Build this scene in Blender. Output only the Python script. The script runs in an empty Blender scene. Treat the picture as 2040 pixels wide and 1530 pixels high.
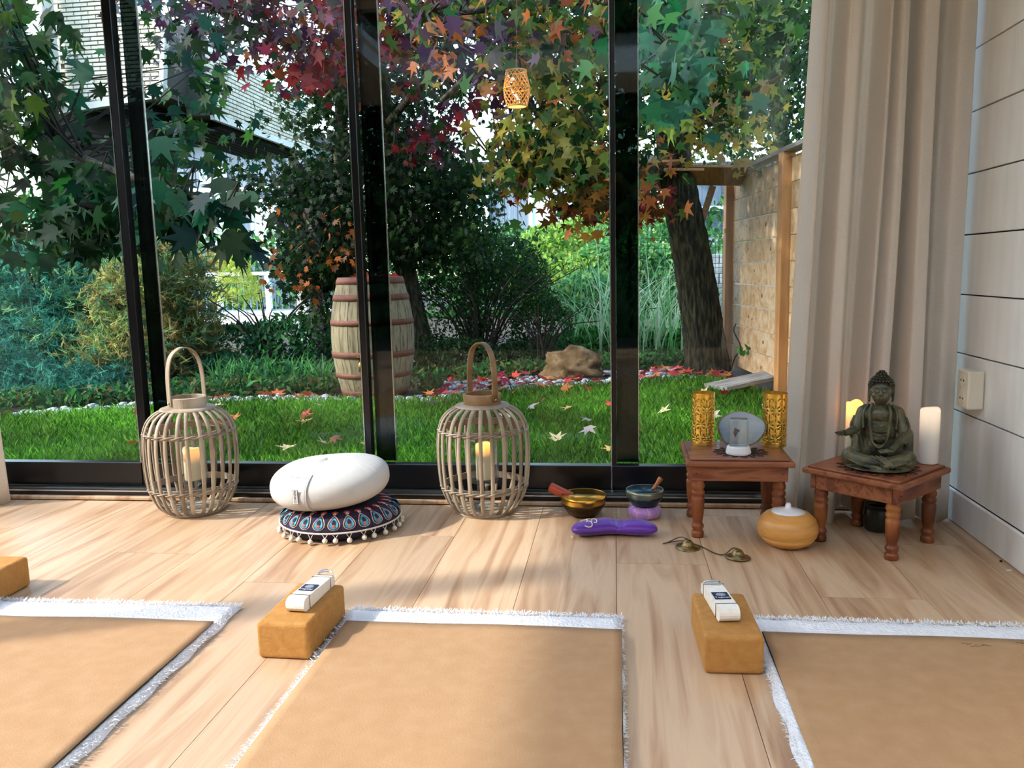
import bpy, bmesh, math, random
import numpy as np
from mathutils import Vector, Matrix
random.seed(7); rng = np.random.default_rng(11)
pi = math.pi
S = bpy.context.scene
COL = S.collection

# ------------------------------------------------------------------ camera
F_PX = 1633.84
CR = np.array([0.99214634, 0.12299271, -0.02276894])
CU = np.array([0.00544634, 0.13938048, 0.99022392])
CW = np.array([-0.12496387, 0.98257105, -0.13761597])
CC = np.array([0.0, 0.0, 0.8])
cam = bpy.data.cameras.new('camera'); co = bpy.data.objects.new('camera', cam); COL.objects.link(co)
cam.sensor_width = 36; cam.lens = F_PX / 2040 * 36; cam.clip_end = 300; cam.clip_start = .02
co.matrix_world = Matrix(((CR[0], CU[0], -CW[0], 0), (CR[1], CU[1], -CW[1], 0), (CR[2], CU[2], -CW[2], .8), (0, 0, 0, 1)))
S.camera = co

# ------------------------------------------------------------------ sky, sun, exposure
SUN_EL = math.radians(38); SUN_H = (.92, .38)          # horizontal travel of the light
W = bpy.data.worlds.new('world'); S.world = W; W.use_nodes = True
nt = W.node_tree; bg = nt.nodes['Background']
sky = nt.nodes.new('ShaderNodeTexSky'); sky.sky_type = 'NISHITA'; sky.sun_disc = False
sky.sun_elevation = SUN_EL; sky.sun_rotation = math.atan2(-SUN_H[0], -SUN_H[1]); sky.air_density = 1.3; sky.dust_density = 1.6
nt.links.new(sky.outputs[0], bg.inputs[0]); bg.inputs[1].default_value = .44
sl = bpy.data.lights.new('sun', 'SUN'); sl.energy = 1.9; sl.angle = math.radians(1.6); sl.color = (1, .975, .95)
so = bpy.data.objects.new('sun', sl); COL.objects.link(so)
dv = Vector((SUN_H[0] * math.cos(SUN_EL), SUN_H[1] * math.cos(SUN_EL), -math.sin(SUN_EL)))
so.rotation_euler = dv.to_track_quat('-Z', 'Y').to_euler(); so.location = (-6, -3, 8)
vs = S.view_settings; vs.view_transform = 'Standard'; vs.look = 'None'; vs.gamma = 1; vs.use_curve_mapping = False; vs.exposure = 1.36
S.cycles.transparent_max_bounces = 16; S.cycles.max_bounces = 6; S.cycles.diffuse_bounces = 3; S.cycles.glossy_bounces = 3; S.cycles.adaptive_threshold = .03
S.cycles.caustics_reflective = False; S.cycles.caustics_refractive = False

# ------------------------------------------------------------------ helpers
def ray(x, y): return CR * (x - 1020) / F_PX + CU * (765 - y) / F_PX + CW
def G(x, y, z=0.0): d = ray(x, y); return CC + d * (z - .8) / d[2]      # point of a horizontal plane
def P(x, y, Y): d = ray(x, y); return CC + d * Y / d[1]                 # point of a plane at depth Y
def PX(x, y, X): d = ray(x, y); return CC + d * X / d[0]
def hexc(h):
    c = [int(h[i:i + 2], 16) / 255 for i in (0, 2, 4)]
    return tuple(((v + .055) / 1.055) ** 2.4 if v > .04 else v / 12.92 for v in c) + (1,)
def tag(o, label=None, cat=None, group=None, kind=None):
    if label: o['label'] = label
    if cat: o['category'] = cat
    if group: o['group'] = group
    if kind: o['kind'] = kind
    return o
def thing(name, label=None, cat=None, loc=(0, 0, 0), rz=0, group=None, kind=None):
    o = bpy.data.objects.new(name, None); COL.objects.link(o); o.empty_display_size = .05
    o.location = [float(v) for v in loc]; o.rotation_euler = (0, 0, rz)
    return tag(o, label, cat, group, kind)
def ob(name, me, parent=None, loc=(0, 0, 0), rot=(0, 0, 0), scale=None):
    o = bpy.data.objects.new(name, me); COL.objects.link(o)
    o.parent = parent; o.location = [float(v) for v in loc]; o.rotation_euler = rot
    if scale is not None: o.scale = (scale,) * 3 if isinstance(scale, (int, float)) else scale
    return o
class MB:
    def __init__(s): s.v = []; s.f = []; s.m = []
    def add(s, vs, fs, mi=0):
        b = len(s.v); s.v += [tuple(float(c) for c in p) for p in vs]
        s.f += [tuple(i + b for i in f) for f in fs]; s.m += [mi] * len(fs); return s
    def box(s, x0, x1, y0, y1, z0, z1, mi=0, M=None):
        p = [(x, y, z) for x in (x0, x1) for y in (y0, y1) for z in (z0, z1)]
        if M is not None: p = [tuple(M @ Vector(q)) for q in p]
        return s.add(p, [(0, 1, 3, 2), (4, 6, 7, 5), (0, 4, 5, 1), (2, 3, 7, 6), (0, 2, 6, 4), (1, 5, 7, 3)], mi)
    def lathe(s, prof, n=24, c=(0, 0, 0), mi=0, fn=None, a0=0, a1=2 * pi, M=None):
        full = abs(a1 - a0 - 2 * pi) < 1e-6; k = n if full else n + 1; vs = []
        for r, z in prof:
            for i in range(k):
                a = a0 + (a1 - a0) * i / n; rr, zz = (r, z) if fn is None else fn(r, z, a)
                q = (rr * math.cos(a), rr * math.sin(a), zz)
                if M is not None: q = tuple(M @ Vector(q))
                vs.append((c[0] + q[0], c[1] + q[1], c[2] + q[2]))
        fs = []
        for j in range(len(prof) - 1):
            for i in range(n):
                i2 = (i + 1) % k
                fs.append((j * k + i, j * k + i2, (j + 1) * k + i2, (j + 1) * k + i))
        if full and not (prof[0][0] > 1e-5 and prof[-1][0] > 1e-5):
            if prof[0][0] > 1e-5: fs.append(tuple(range(k))[::-1])
            if prof[-1][0] > 1e-5: fs.append(tuple((len(prof) - 1) * k + i for i in range(k)))
        return s.add(vs, fs, mi)
    def tube(s, path, r, n=8, mi=0, closed=False, flat=None, up=None):
        p = [Vector([float(c) for c in q]) for q in path]; m = len(p); vs = []
        rr = r if hasattr(r, '__len__') else [r] * m; nrm = None
        for i in range(m):
            t = (p[(i + 1) % m] - p[i - 1]) if closed else (p[min(i + 1, m - 1)] - p[max(i - 1, 0)])
            if t.length < 1e-9: t = Vector((0, 0, 1))
            t.normalize()
            if nrm is None or up is not None:
                a = Vector(up) if up is not None else (Vector((0, 0, 1)) if abs(t.z) < .9 else Vector((1, 0, 0)))
                nrm = a - t * a.dot(t)
            else: nrm = nrm - t * nrm.dot(t)
            nrm.normalize(); bn = t.cross(nrm)
            w, h = (rr[i], rr[i]) if flat is None else (flat[0], flat[1])
            for k in range(n):
                a = 2 * pi * (k + .5) / n; vs.append(p[i] + nrm * (math.sin(a) * h) + bn * (math.cos(a) * w))
        fs = []
        for i in range(m if closed else m - 1):
            for k in range(n):
                fs.append((i * n + k, i * n + (k + 1) % n, ((i + 1) % m) * n + (k + 1) % n, ((i + 1) % m) * n + k))
        if not closed: fs += [tuple(range(n))[::-1], tuple((m - 1) * n + k for k in range(n))]
        return s.add(vs, fs, mi)
    def ball(s, c, r, n=10, m=7, mi=0, M=None):
        r = (r, r, r) if isinstance(r, (int, float)) else r; vs = [(0, 0, -r[2])]
        for j in range(1, m):
            a = -pi / 2 + pi * j / m
            for i in range(n): b = 2 * pi * i / n; vs.append((r[0] * math.cos(a) * math.cos(b), r[1] * math.cos(a) * math.sin(b), r[2] * math.sin(a)))
        vs.append((0, 0, r[2])); T = len(vs) - 1; fs = []
        for i in range(n):
            fs.append((0, 1 + (i + 1) % n, 1 + i)); fs.append((T, 1 + (m - 2) * n + i, 1 + (m - 2) * n + (i + 1) % n))
            for j in range(m - 2): fs.append((1 + j * n + i, 1 + j * n + (i + 1) % n, 1 + (j + 1) * n + (i + 1) % n, 1 + (j + 1) * n + i))
        if M is not None: vs = [M @ Vector(q) for q in vs]
        return s.add([(c[0] + q[0], c[1] + q[1], c[2] + q[2]) for q in vs], fs, mi)
    def prism(s, pts, z0, z1, mi=0, M=None):
        n = len(pts); vs = [(x, y, z0) for x, y in pts] + [(x, y, z1) for x, y in pts]
        if M is not None: vs = [tuple(M @ Vector(q)) for q in vs]
        fs = [tuple(range(n))[::-1], tuple(range(n, 2 * n))] + [(i, (i + 1) % n, n + (i + 1) % n, n + i) for i in range(n)]
        return s.add(vs, fs, mi)
    def grid(s, fn, nu, nv, mi=0, cu=False, cv=False):
        ku = nu if cu else nu + 1; kv = nv if cv else nv + 1
        vs = [fn(i / nu, j / nv) for i in range(ku) for j in range(kv)]
        fs = [(i * kv + j, ((i + 1) % ku) * kv + j, ((i + 1) % ku) * kv + (j + 1) % kv, i * kv + (j + 1) % kv) for i in range(nu) for j in range(nv)]
        return s.add(vs, fs, mi)
    def mesh(s, name, mats, smooth=False):
        me = bpy.data.meshes.new(name); me.from_pydata(s.v, [], s.f)
        for m in (mats if isinstance(mats, (list, tuple)) else [mats]): me.materials.append(m)
        if any(s.m): me.polygons.foreach_set('material_index', s.m)
        if smooth: me.polygons.foreach_set('use_smooth', [True] * len(s.f))
        me.update(); return me
    def build(s, name, mats, parent=None, smooth=False, bevel=0, seg=2, loc=(0, 0, 0), rot=(0, 0, 0), solid=0, sub=0, auto=None):
        o = ob(name, s.mesh(name, mats, smooth), parent, loc, rot)
        if sub: m = o.modifiers.new('subdiv', 'SUBSURF'); m.levels = m.render_levels = sub
        if solid: m = o.modifiers.new('solid', 'SOLIDIFY'); m.thickness = solid; m.offset = 0
        if bevel: m = o.modifiers.new('bevel', 'BEVEL'); m.width = bevel; m.segments = seg; m.limit_method = 'ANGLE'
        return o
def smooth_path(pts, n=8):
    pts = [np.array(p, float) for p in pts]; out = []
    q = [2 * pts[0] - pts[1]] + pts + [2 * pts[-1] - pts[-2]]
    for i in range(1, len(q) - 2):
        for k in range(n):
            t = k / n; a, b, c, d = q[i - 1], q[i], q[i + 1], q[i + 2]
            out.append(.5 * (2 * b + (c - a) * t + (2 * a - 5 * b + 4 * c - d) * t * t + (3 * b - a - 3 * c + d) * t ** 3))
    return out + [pts[-1]]

# ------------------------------------------------------------------ materials
def pm(name, cols, scale=4, st=(1, 1, 1), rough=.6, metal=0, bump=0, bscale=None, coord='Object', detail=5, rnd=0, dist=0, lo=.3, hi=.7, spec=.5,
       emis=None, es=0, trans=0, sub=0, wave=None, sheen=0, coat=0):
    m = bpy.data.materials.new(name); m.use_nodes = True; n = m.node_tree.nodes; L = m.node_tree.links
    b = n['Principled BSDF']; b.inputs['Roughness'].default_value = rough; b.inputs['Metallic'].default_value = metal
    b.inputs['Specular IOR Level'].default_value = spec
    if trans: b.inputs['Transmission Weight'].default_value = trans
    if coat: b.inputs['Coat Weight'].default_value = coat
    if sheen: b.inputs['Sheen Weight'].default_value = sheen
    if emis: b.inputs['Emission Color'].default_value = hexc(emis); b.inputs['Emission Strength'].default_value = es
    tc = n.new('ShaderNodeTexCoord'); mp = n.new('ShaderNodeMapping'); mp.inputs['Scale'].default_value = st
    src = tc.outputs[coord]
    oi = n.new('ShaderNodeObjectInfo')
    if rnd:
        mu = n.new('ShaderNodeMath'); mu.operation = 'MULTIPLY'; mu.inputs[1].default_value = 37
        L.new(oi.outputs['Random'], mu.inputs[0])
        va = n.new('ShaderNodeVectorMath'); va.operation = 'ADD'; L.new(src, va.inputs[0]); L.new(mu.outputs[0], va.inputs[1]); src = va.outputs[0]
    L.new(src, mp.inputs['Vector'])
    tx = n.new('ShaderNodeTexNoise'); tx.inputs['Scale'].default_value = scale; tx.inputs['Detail'].default_value = detail; tx.inputs['Distortion'].default_value = dist
    L.new(mp.outputs[0], tx.inputs['Vector']); fac = tx.outputs['Fac']
    rp = n.new('ShaderNodeValToRGB'); e = rp.color_ramp.elements; k = len(cols)
    cc = [hexc(c) if isinstance(c, str) else c for c in cols]
    if k == 1: cc = cc * 2; k = 2
    e[0].position = lo; e[0].color = cc[0]; e[1].position = hi; e[1].color = cc[-1]
    for i in range(1, k - 1): x = e.new(lo + (hi - lo) * i / (k - 1)); x.color = cc[i]
    L.new(fac, rp.inputs[0]); out = rp.outputs[0]
    if rnd:
        hs = n.new('ShaderNodeHueSaturation'); mr = n.new('ShaderNodeMapRange'); mr.inputs[3].default_value = 1 - rnd; mr.inputs[4].default_value = 1 + rnd
        L.new(oi.outputs['Random'], mr.inputs[0]); L.new(mr.outputs[0], hs.inputs['Value']); L.new(out, hs.inputs['Color']); out = hs.outputs[0]
    L.new(out, b.inputs['Base Color'])
    if bump:
        t2 = n.new('ShaderNodeTexNoise'); t2.inputs['Scale'].default_value = bscale or scale * 2; t2.inputs['Detail'].default_value = 4
        L.new(mp.outputs[0], t2.inputs['Vector']); bp = n.new('ShaderNodeBump'); bp.inputs['Strength'].default_value = bump; bp.inputs['Distance'].default_value = .01
        L.new(t2.outputs['Fac'], bp.inputs['Height']); L.new(bp.outputs[0], b.inputs['Normal'])
    return m
def glassy(name, tint=(1, 1, 1, 1), ior=.03, rough=0.0):
    m = bpy.data.materials.new(name); m.use_nodes = True; n = m.node_tree.nodes; L = m.node_tree.links
    n.remove(n['Principled BSDF']); t = n.new('ShaderNodeBsdfTransparent'); t.inputs[0].default_value = tint
    g = n.new('ShaderNodeBsdfGlossy'); g.inputs['Roughness'].default_value = rough
    lw = n.new('ShaderNodeLayerWeight'); lw.inputs[0].default_value = .5; pw = n.new('ShaderNodeMath'); pw.operation = 'POWER'; pw.inputs[1].default_value = 4.5
    fr = n.new('ShaderNodeMath'); fr.operation = 'MULTIPLY_ADD'; fr.inputs[1].default_value = .7; fr.inputs[2].default_value = ior
    L.new(lw.outputs['Facing'], pw.inputs[0]); L.new(pw.outputs[0], fr.inputs[0]); mx = n.new('ShaderNodeMixShader')
    L.new(fr.outputs[0], mx.inputs[0]); L.new(t.outputs[0], mx.inputs[1]); L.new(g.outputs[0], mx.inputs[2])
    L.new(mx.outputs[0], n['Material Output'].inputs[0]); return m
def leafmat(name, tl=.45, rough=.6, fixed=None):
    m = bpy.data.materials.new(name); m.use_nodes = True; n = m.node_tree.nodes; L = m.node_tree.links
    b = n['Principled BSDF']; b.inputs['Roughness'].default_value = rough; b.inputs['Specular IOR Level'].default_value = .2
    a = n.new('ShaderNodeAttribute'); a.attribute_name = 'Col'; t = n.new('ShaderNodeBsdfTranslucent'); mx = n.new('ShaderNodeMixShader')
    tx = n.new('ShaderNodeTexNoise'); tx.inputs['Scale'].default_value = 30; tc = n.new('ShaderNodeTexCoord'); L.new(tc.outputs['Object'], tx.inputs['Vector'])
    mr = n.new('ShaderNodeMapRange'); mr.inputs[3].default_value = .7; mr.inputs[4].default_value = 1.3; L.new(tx.outputs['Fac'], mr.inputs[0])
    hs = n.new('ShaderNodeHueSaturation'); L.new(mr.outputs[0], hs.inputs['Value']); L.new(a.outputs['Color'], hs.inputs['Color'])
    L.new(hs.outputs[0], b.inputs['Base Color']); L.new(hs.outputs[0], t.inputs[0]); mx.inputs[0].default_value = tl
    L.new(b.outputs[0], mx.inputs[1]); L.new(t.outputs[0], mx.inputs[2]); L.new(mx.outputs[0], n['Material Output'].inputs[0]); return m
def fabricmat(name, cols, tl=.35, scale=300, st=(1, 1, 1)):
    m = pm(name, cols, scale=scale, st=st, rough=.9, bump=.15, bscale=500, spec=.1); n = m.node_tree.nodes; L = m.node_tree.links
    b = n['Principled BSDF']; t = n.new('ShaderNodeBsdfTranslucent'); mx = n.new('ShaderNodeMixShader'); mx.inputs[0].default_value = tl
    L.new(b.inputs['Base Color'].links[0].from_socket, t.inputs[0]); L.new(b.outputs[0], mx.inputs[1]); L.new(t.outputs[0], mx.inputs[2])
    L.new(mx.outputs[0], n['Material Output'].inputs[0]); return m
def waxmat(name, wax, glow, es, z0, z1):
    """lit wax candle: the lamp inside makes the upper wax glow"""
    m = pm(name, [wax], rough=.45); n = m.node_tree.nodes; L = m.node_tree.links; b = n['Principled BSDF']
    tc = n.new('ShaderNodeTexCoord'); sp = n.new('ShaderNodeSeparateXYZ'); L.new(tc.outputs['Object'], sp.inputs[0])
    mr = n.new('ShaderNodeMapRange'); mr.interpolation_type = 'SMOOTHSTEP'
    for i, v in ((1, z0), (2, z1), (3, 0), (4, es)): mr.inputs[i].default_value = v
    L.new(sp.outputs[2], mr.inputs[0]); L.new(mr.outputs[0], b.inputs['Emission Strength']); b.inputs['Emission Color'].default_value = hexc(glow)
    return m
m_oak = pm('oak laminate', ['957054', 'b4916e', 'c8aa88', 'ba9878'], scale=2.2, st=(9, .7, 1), rough=.38, bump=.04, bscale=30, rnd=.09, dist=1.2, detail=8, lo=.25, hi=.75, spec=.4)
m_gapdark = pm('dark joint', ['3a2718', '4a3322'], rough=.9)
m_white = pm('white painted board', ['e6e4df', 'efede8'], scale=6, st=(1, 6, 1), rough=.45, bump=.03, bscale=40)
m_ceil = pm('ceiling paint', ['e8e6e0', 'efeee9'], rough=.8)
m_black = pm('black aluminium', ['060708', '0b0c0e'], scale=20, rough=.28, spec=.5)
m_silver = pm('brushed track', ['a9adb0', 'd5d8da'], scale=8, st=(.2, 8, 8), rough=.25, metal=1)
m_glass = glassy('window glass', (.97, .985, .98, 1), .014)
m_tint = glassy('overlapped glass with stile reflection', (.10, .14, .13, 1), .04)  # dark tint stands for the stile's reflection in the overlapped panes
m_clear = glassy('jar glass', (.96, .98, .97, 1), .04)
m_curtain = fabricmat('linen curtain', ['f0e4d4', 'f6ecdf'], .38, scale=260, st=(.3, .3, 2))
m_wick = pm('whitewashed wicker', ['6f604c', '9a8b75', 'b7aa96'], scale=10, st=(1, 1, .3), rough=.7, bump=.3, bscale=60, rnd=.1)
m_wickdark = pm('brown bent wood', ['5f4326', '8a6a44', '9f8362'], scale=12, rough=.55, bump=.15)
m_cotton = pm('white cotton', ['b6b5b1', 'c6c4be'], scale=8, rough=.85, bump=.06, bscale=300, spec=.15)
m_tagpr = pm('print ink', ['2a2a2e'], rough=.8)
m_navy = pm('navy print cotton', ['15122b', '241d40'], scale=30, rough=.85)
m_teal = pm('teal embroidery', ['2f7f93', '53a3b4'], scale=90, rough=.8)
m_pink = pm('pink embroidery', ['d79480', 'eab7a4'], scale=90, rough=.8)
m_redth = pm('red embroidery', ['b4382c', 'cf5a3c'], scale=90, rough=.8)
m_pom = pm('pompom wool', ['d8d0bd', 'efe9da'], scale=200, rough=.95, bump=.5, bscale=400)
m_brass = pm('brass', ['a87a2c', 'd0a24a'], scale=6, rough=.25, metal=1, bump=.05, bscale=60)
m_brassdk = pm('dark hammered brass', ['2c2410', '4a3a18'], scale=12, rough=.35, metal=.8, bump=.25, bscale=70)
m_tingsha = pm('aged bronze', ['5c4a28', '8a7446', '705a32'], scale=30, rough=.3, metal=.75)
m_bluebowl = pm('blue black bowl', ['0c1a26', '24414a', '16222e'], scale=7, rough=.3, metal=.5)
m_rimbz = pm('worn bowl rim', ['6d7a6a', '8f8f76'], scale=14, rough=.3, metal=.7)
m_redwood = pm('orange red wood', ['9a3412', 'bf4f1e'], scale=10, st=(1, 1, .2), rough=.45)
m_mallet = pm('turned light wood', ['a85f2c', 'c47c42'], scale=20, rough=.5)
m_lilac = pm('lilac satin', ['9a66b0', 'b98acb'], scale=12, rough=.35, sheen=.3)
m_purple = pm('purple satin', ['4a1480', '5f1f9c'], scale=14, rough=.38, sheen=.2, bump=.06, bscale=40)
m_gold = pm('gold metal', ['eebb48', 'f6d070'], scale=8, rough=.26, metal=.85)
m_goldpr = pm('cream thread', ['e6d3ae', 'f0e2c6'], rough=.7)
m_table = pm('worn sheesham', ['552a16', '804426', '965a36', '6e3a20'], scale=6, st=(1.2, 6, 6), rough=.42, bump=.12, bscale=40, rnd=.08, dist=.6)
m_tleg = pm('turned sheesham', ['4a220e', '82431f', 'a3642f'], scale=16, st=(1, 1, .5), rough=.4, bump=.12, bscale=60, rnd=.1)
m_bronze = pm('patina bronze', ['2c2c20', '454330', '666044', '44544a'], scale=22, rough=.42, metal=.3, bump=.25, bscale=120)
m_bronzehi = pm('patina bronze hair', ['1c1c13', '3a3824'], scale=60, rough=.5, metal=.35)
m_wax = pm('ivory wax', ['e9dfc6', 'f2ead6'], scale=4, rough=.45)
m_agate = pm('grey blue agate', ['5f7f96', '8fa4b4', 'a7b3bb'], scale=9, rough=.15, coat=.5)
m_rind = pm('agate rind', ['6b5a40', '9a8560'], scale=40, rough=.8, bump=.4, bscale=90)
m_crystal = pm('crystal', ['f4f8f4'], rough=.02, trans=.92, spec=.6)
m_plastic = pm('white plastic', ['dfe2e6', 'eceef0'], rough=.3)
m_bamboo = pm('honey wood grain', ['c08238', 'd89c50', 'b87a34'], scale=5, st=(1, 1, 6), rough=.35, dist=1.0)
m_cork = pm('cork', ['a8845f', 'ac8863', 'b08d69'], scale=25, rough=.9, bump=.15, bscale=250, spec=.15)
m_corkblk = pm('cork block', ['a8763c', 'b07e42', 'b4864a'], scale=60, rough=.85, bump=.2, bscale=200, spec=.2)
m_rubber = pm('black rubber', ['0b0b0c', '151516'], rough=.8)
m_fleece = pm('white fleece', ['e8e9ec', 'f4f4f4'], scale=60, rough=1, bump=.8, bscale=160, spec=.05)
m_strap = pm('cotton webbing', ['e3ded2', 'f0ece2'], scale=90, rough=.9, bump=.1, bscale=400)
m_navlab = pm('woven label', ['0e1830', '14203a'], rough=.8)
m_labwh = pm('label thread', ['cfd6e2'], rough=.8)
m_chrome = pm('steel ring', ['b9bcc0', 'dcdee0'], rough=.12, metal=1)
m_lace = pm('dark metal lace', ['1b100a', '2c1b10'], rough=.6)
m_ivoryp = pm('ivory plastic', ['e2d7bd', 'ece3cd'], rough=.4)
m_cord = pm('leather cord', ['3a2a1c', '54402c'], rough=.7)
m_darkpot = pm('dark glazed pot', ['1c1d18', '2e2f28'], scale=12, rough=.3)
# outside
m_soil = pm('soil', ['1f160e', '33261a', '2a2a14'], scale=3, rough=1, bump=.5, bscale=20)
m_turf = pm('turf', ['1c4208', '2c5c0c', '3a6e12'], scale=2, rough=1)
m_pebble = pm('river pebble', ['6d7276', '9aa0a4', 'b9bdbf'], scale=5, rough=.7, rnd=.35)
m_rock = pm('sandstone rock', ['3a2e20', '5c4a32', '75634a', '241c14'], scale=6, rough=1, bump=1, bscale=22, spec=.1)
m_bark = pm('furrowed bark', ['0a0906', '1c1a11', '3b3a26', '4d4c34'], scale=9, st=(4, 4, .7), rough=.95, bump=1, bscale=14)
m_twig = pm('twig bark', ['14100b', '2a2118'], rough=.9)
m_leaf = leafmat('leaf', .5)
m_leafd = leafmat('dry leaf', .2, .7)
m_grass = leafmat('grass blade', .5, .5)
m_pine = pm('fence pine', ['b58a5c', 'd2ae84', 'dcc4a4'], scale=3, st=(4, .6, 4), rough=.7, bump=.1, rnd=.13, dist=.8)
m_pinepost = pm('fence post pine', ['a06c3c', 'bd8a54'], scale=4, st=(5, 5, .6), rough=.7, rnd=.1)
m_knot = pm('pine knot', ['5d3517', '7a4a22'], scale=30, rough=.7)
m_greyw = pm('weathered board', ['6b6a66', '8d8a84', 'a5a19a'], scale=4, st=(1, 8, 8), rough=.85, bump=.2, rnd=.1)
m_rawply = pm('raw plank', ['8f6a46', 'b38a60'], scale=5, st=(6, 1, 6), rough=.8, rnd=.12)
m_stave = pm('weathered oak stave', ['4c4331', '74684e', '857a5e', '3c3527'], scale=6, st=(5, 5, .7), rough=.8, bump=.15, rnd=.12)
m_hoop = pm('rusty hoop', ['4f2c20', '6a3d2c', '5c3426'], scale=14, rough=.75, metal=.2)
m_brick = pm('pale brick', ['b7b09a', 'cfc9b4', 'd9d4c2'], scale=6, rough=.85, bump=.2, rnd=.1)
m_mortar = pm('dark mortar', ['47463e', '55534a'], rough=.95)
m_char = pm('charcoal cladding', ['0b100f', '161d1b'], scale=3, st=(1, 1, 6), rough=.8, spec=.06)
m_fascia = pm('pale fascia', ['aeb2aa', 'c2c5bd'], rough=.5)
m_clad = pm('blue grey cladding', ['5c6c7c', '748494'], scale=4, st=(6, 6, .4), rough=.7, rnd=.06)
m_housewh = pm('white house trim', ['d5dde2', 'e6ecef'], rough=.5)
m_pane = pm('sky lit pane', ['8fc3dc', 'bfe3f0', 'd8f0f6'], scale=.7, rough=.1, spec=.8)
m_roofd = pm('dark roof', ['2a3036', '3a4148'], rough=.8)
m_wire = pm('dark wire', ['1a2420', '26302c'], rough=.5, metal=.5)
m_stone = pm('grey block', ['6c7478', '8d9498', '9ba2a5'], scale=6, rough=.9, bump=.3, rnd=.12)
m_lampw = pm('woven bamboo', ['a8702c', 'c78f44'], scale=30, rough=.6)
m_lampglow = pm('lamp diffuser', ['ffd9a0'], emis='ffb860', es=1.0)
m_redpot = pm('red flower pot', ['8f3026', 'a84032'], rough=.6)

def text_mesh(name, body, size, mat, ext=.0002):
    cu = bpy.data.curves.new(name, 'FONT'); cu.body = body; cu.size = size; cu.align_x = 'CENTER'; cu.align_y = 'CENTER'; cu.extrude = ext; cu.resolution_u = 3
    o = bpy.data.objects.new(name, cu); COL.objects.link(o)
    me = bpy.data.meshes.new_from_object(o.evaluated_get(bpy.context.evaluated_depsgraph_get())); bpy.data.objects.remove(o)
    me.materials.clear(); me.materials.append(mat); return me
TX_CUSHION = text_mesh('tag lettering', 'KENKO', .011, m_tagpr)
TX_STRAP = text_mesh('label lettering', 'Yogistar', .0095, m_labwh)

# ================================================================== room shell
XR, XL, YF, YB, ZC = 1.04, -2.65, 2.70, -2.6, 2.45
fl = MB().box(XL, XR + .1, YB, 2.9, -.12, -.008).build('floor', m_gapdark); tag(fl, kind='structure')
row = 0
for i in range(-11, 5):
    x0 = i * .2445; x1 = x0 + .2445
    if x1 <= XL or x0 >= XR: continue
    y = YB - [.3, .95, .55, 1.2, .1, .75][row % 6]; row += 1
    while y < YF:
        ya, yb = max(y, YB), min(y + 1.38, YF)
        if yb - ya > .02:
            a, b = max(x0, XL) + .0007, min(x1, XR) - .0007
            cx, cy = (a + b) / 2, (ya + yb) / 2
            MB().box(a - cx, b - cx, ya - cy + .0007, yb - cy - .0007, -.008, 0).build('plank', m_oak, fl, loc=(cx, cy, 0))
        y += 1.38
wr = MB().box(XR + .014, XR + .14, YB, 2.9, -.02, ZC).build('wall_right', m_gapdark); tag(wr, kind='structure')
zs = [.1] + [.166 + .1767 * k for k in range(1, 13)] + [ZC]
for a, b in zip(zs[:-1], zs[1:]):
    h = (b - a) / 2 - .002
    MB().box(XR - .002, XR + .0141, YB - .15, 2.74 - .15 + .0, -h, h).build('plank', m_white, wr, loc=(0, .15, (a + b) / 2), bevel=.002)
bb = MB().box(XR - .012, XR + .0, YB, 2.72, 0.0005, .1).build('baseboard_right', m_white, bevel=.004); tag(bb, kind='structure')
SK = (-1.9, .6, -1.7, .3)      # roof opening added behind the camera for fill light
ce = MB().box(XL - .4, XR + .3, SK[3], 3.0, ZC, ZC + .2).box(XL - .4, XR + .3, YB - .3, SK[2], ZC, ZC + .2).box(XL - .4, SK[0], SK[2], SK[3], ZC, ZC + .2).box(SK[1], XR + .3, SK[2], SK[3], ZC, ZC + .2).build('ceiling', m_ceil); tag(ce, kind='structure')  # left eaves overhang shaped to block the high sun
w5 = thing('window_5', kind='structure'); MB().box(SK[0], SK[1], SK[2], SK[3], ZC + .15, ZC + .156).build('pane', m_glass, w5)  # glazing of the roof opening added to brighten the room
for x in np.linspace(SK[0], SK[1], 3): MB().box(x - .03, x + .03, SK[2], SK[3], ZC + .12, ZC + .17).build('frame_bar', m_white, w5)
wl = thing('wall_left', kind='structure')
for y in (2.62, 1.05, -.15, -1.4, YB): MB().box(XL - .1, XL, y - .05, y + .05, 0, 2.2).build('post', m_black, wl)
MB().box(XL - .1, XL, YB, 2.9, 2.2, ZC).build('header', m_black, wl)
wb = thing('wall_back', kind='structure')
for x in (XL, -1.4, -.2, XR): MB().box(x - .05, x + .05, YB - .1, YB, 0, 2.2).build('post', m_black, wb)
MB().box(XL, XR + .1, YB - .1, YB, 2.2, ZC).build('header', m_black, wb)
wf = thing('wall_front', kind='structure')
MB().box(XL, XR + .1, 2.74, 2.9, 2.25, ZC).build('header', m_white, wf)
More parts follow.
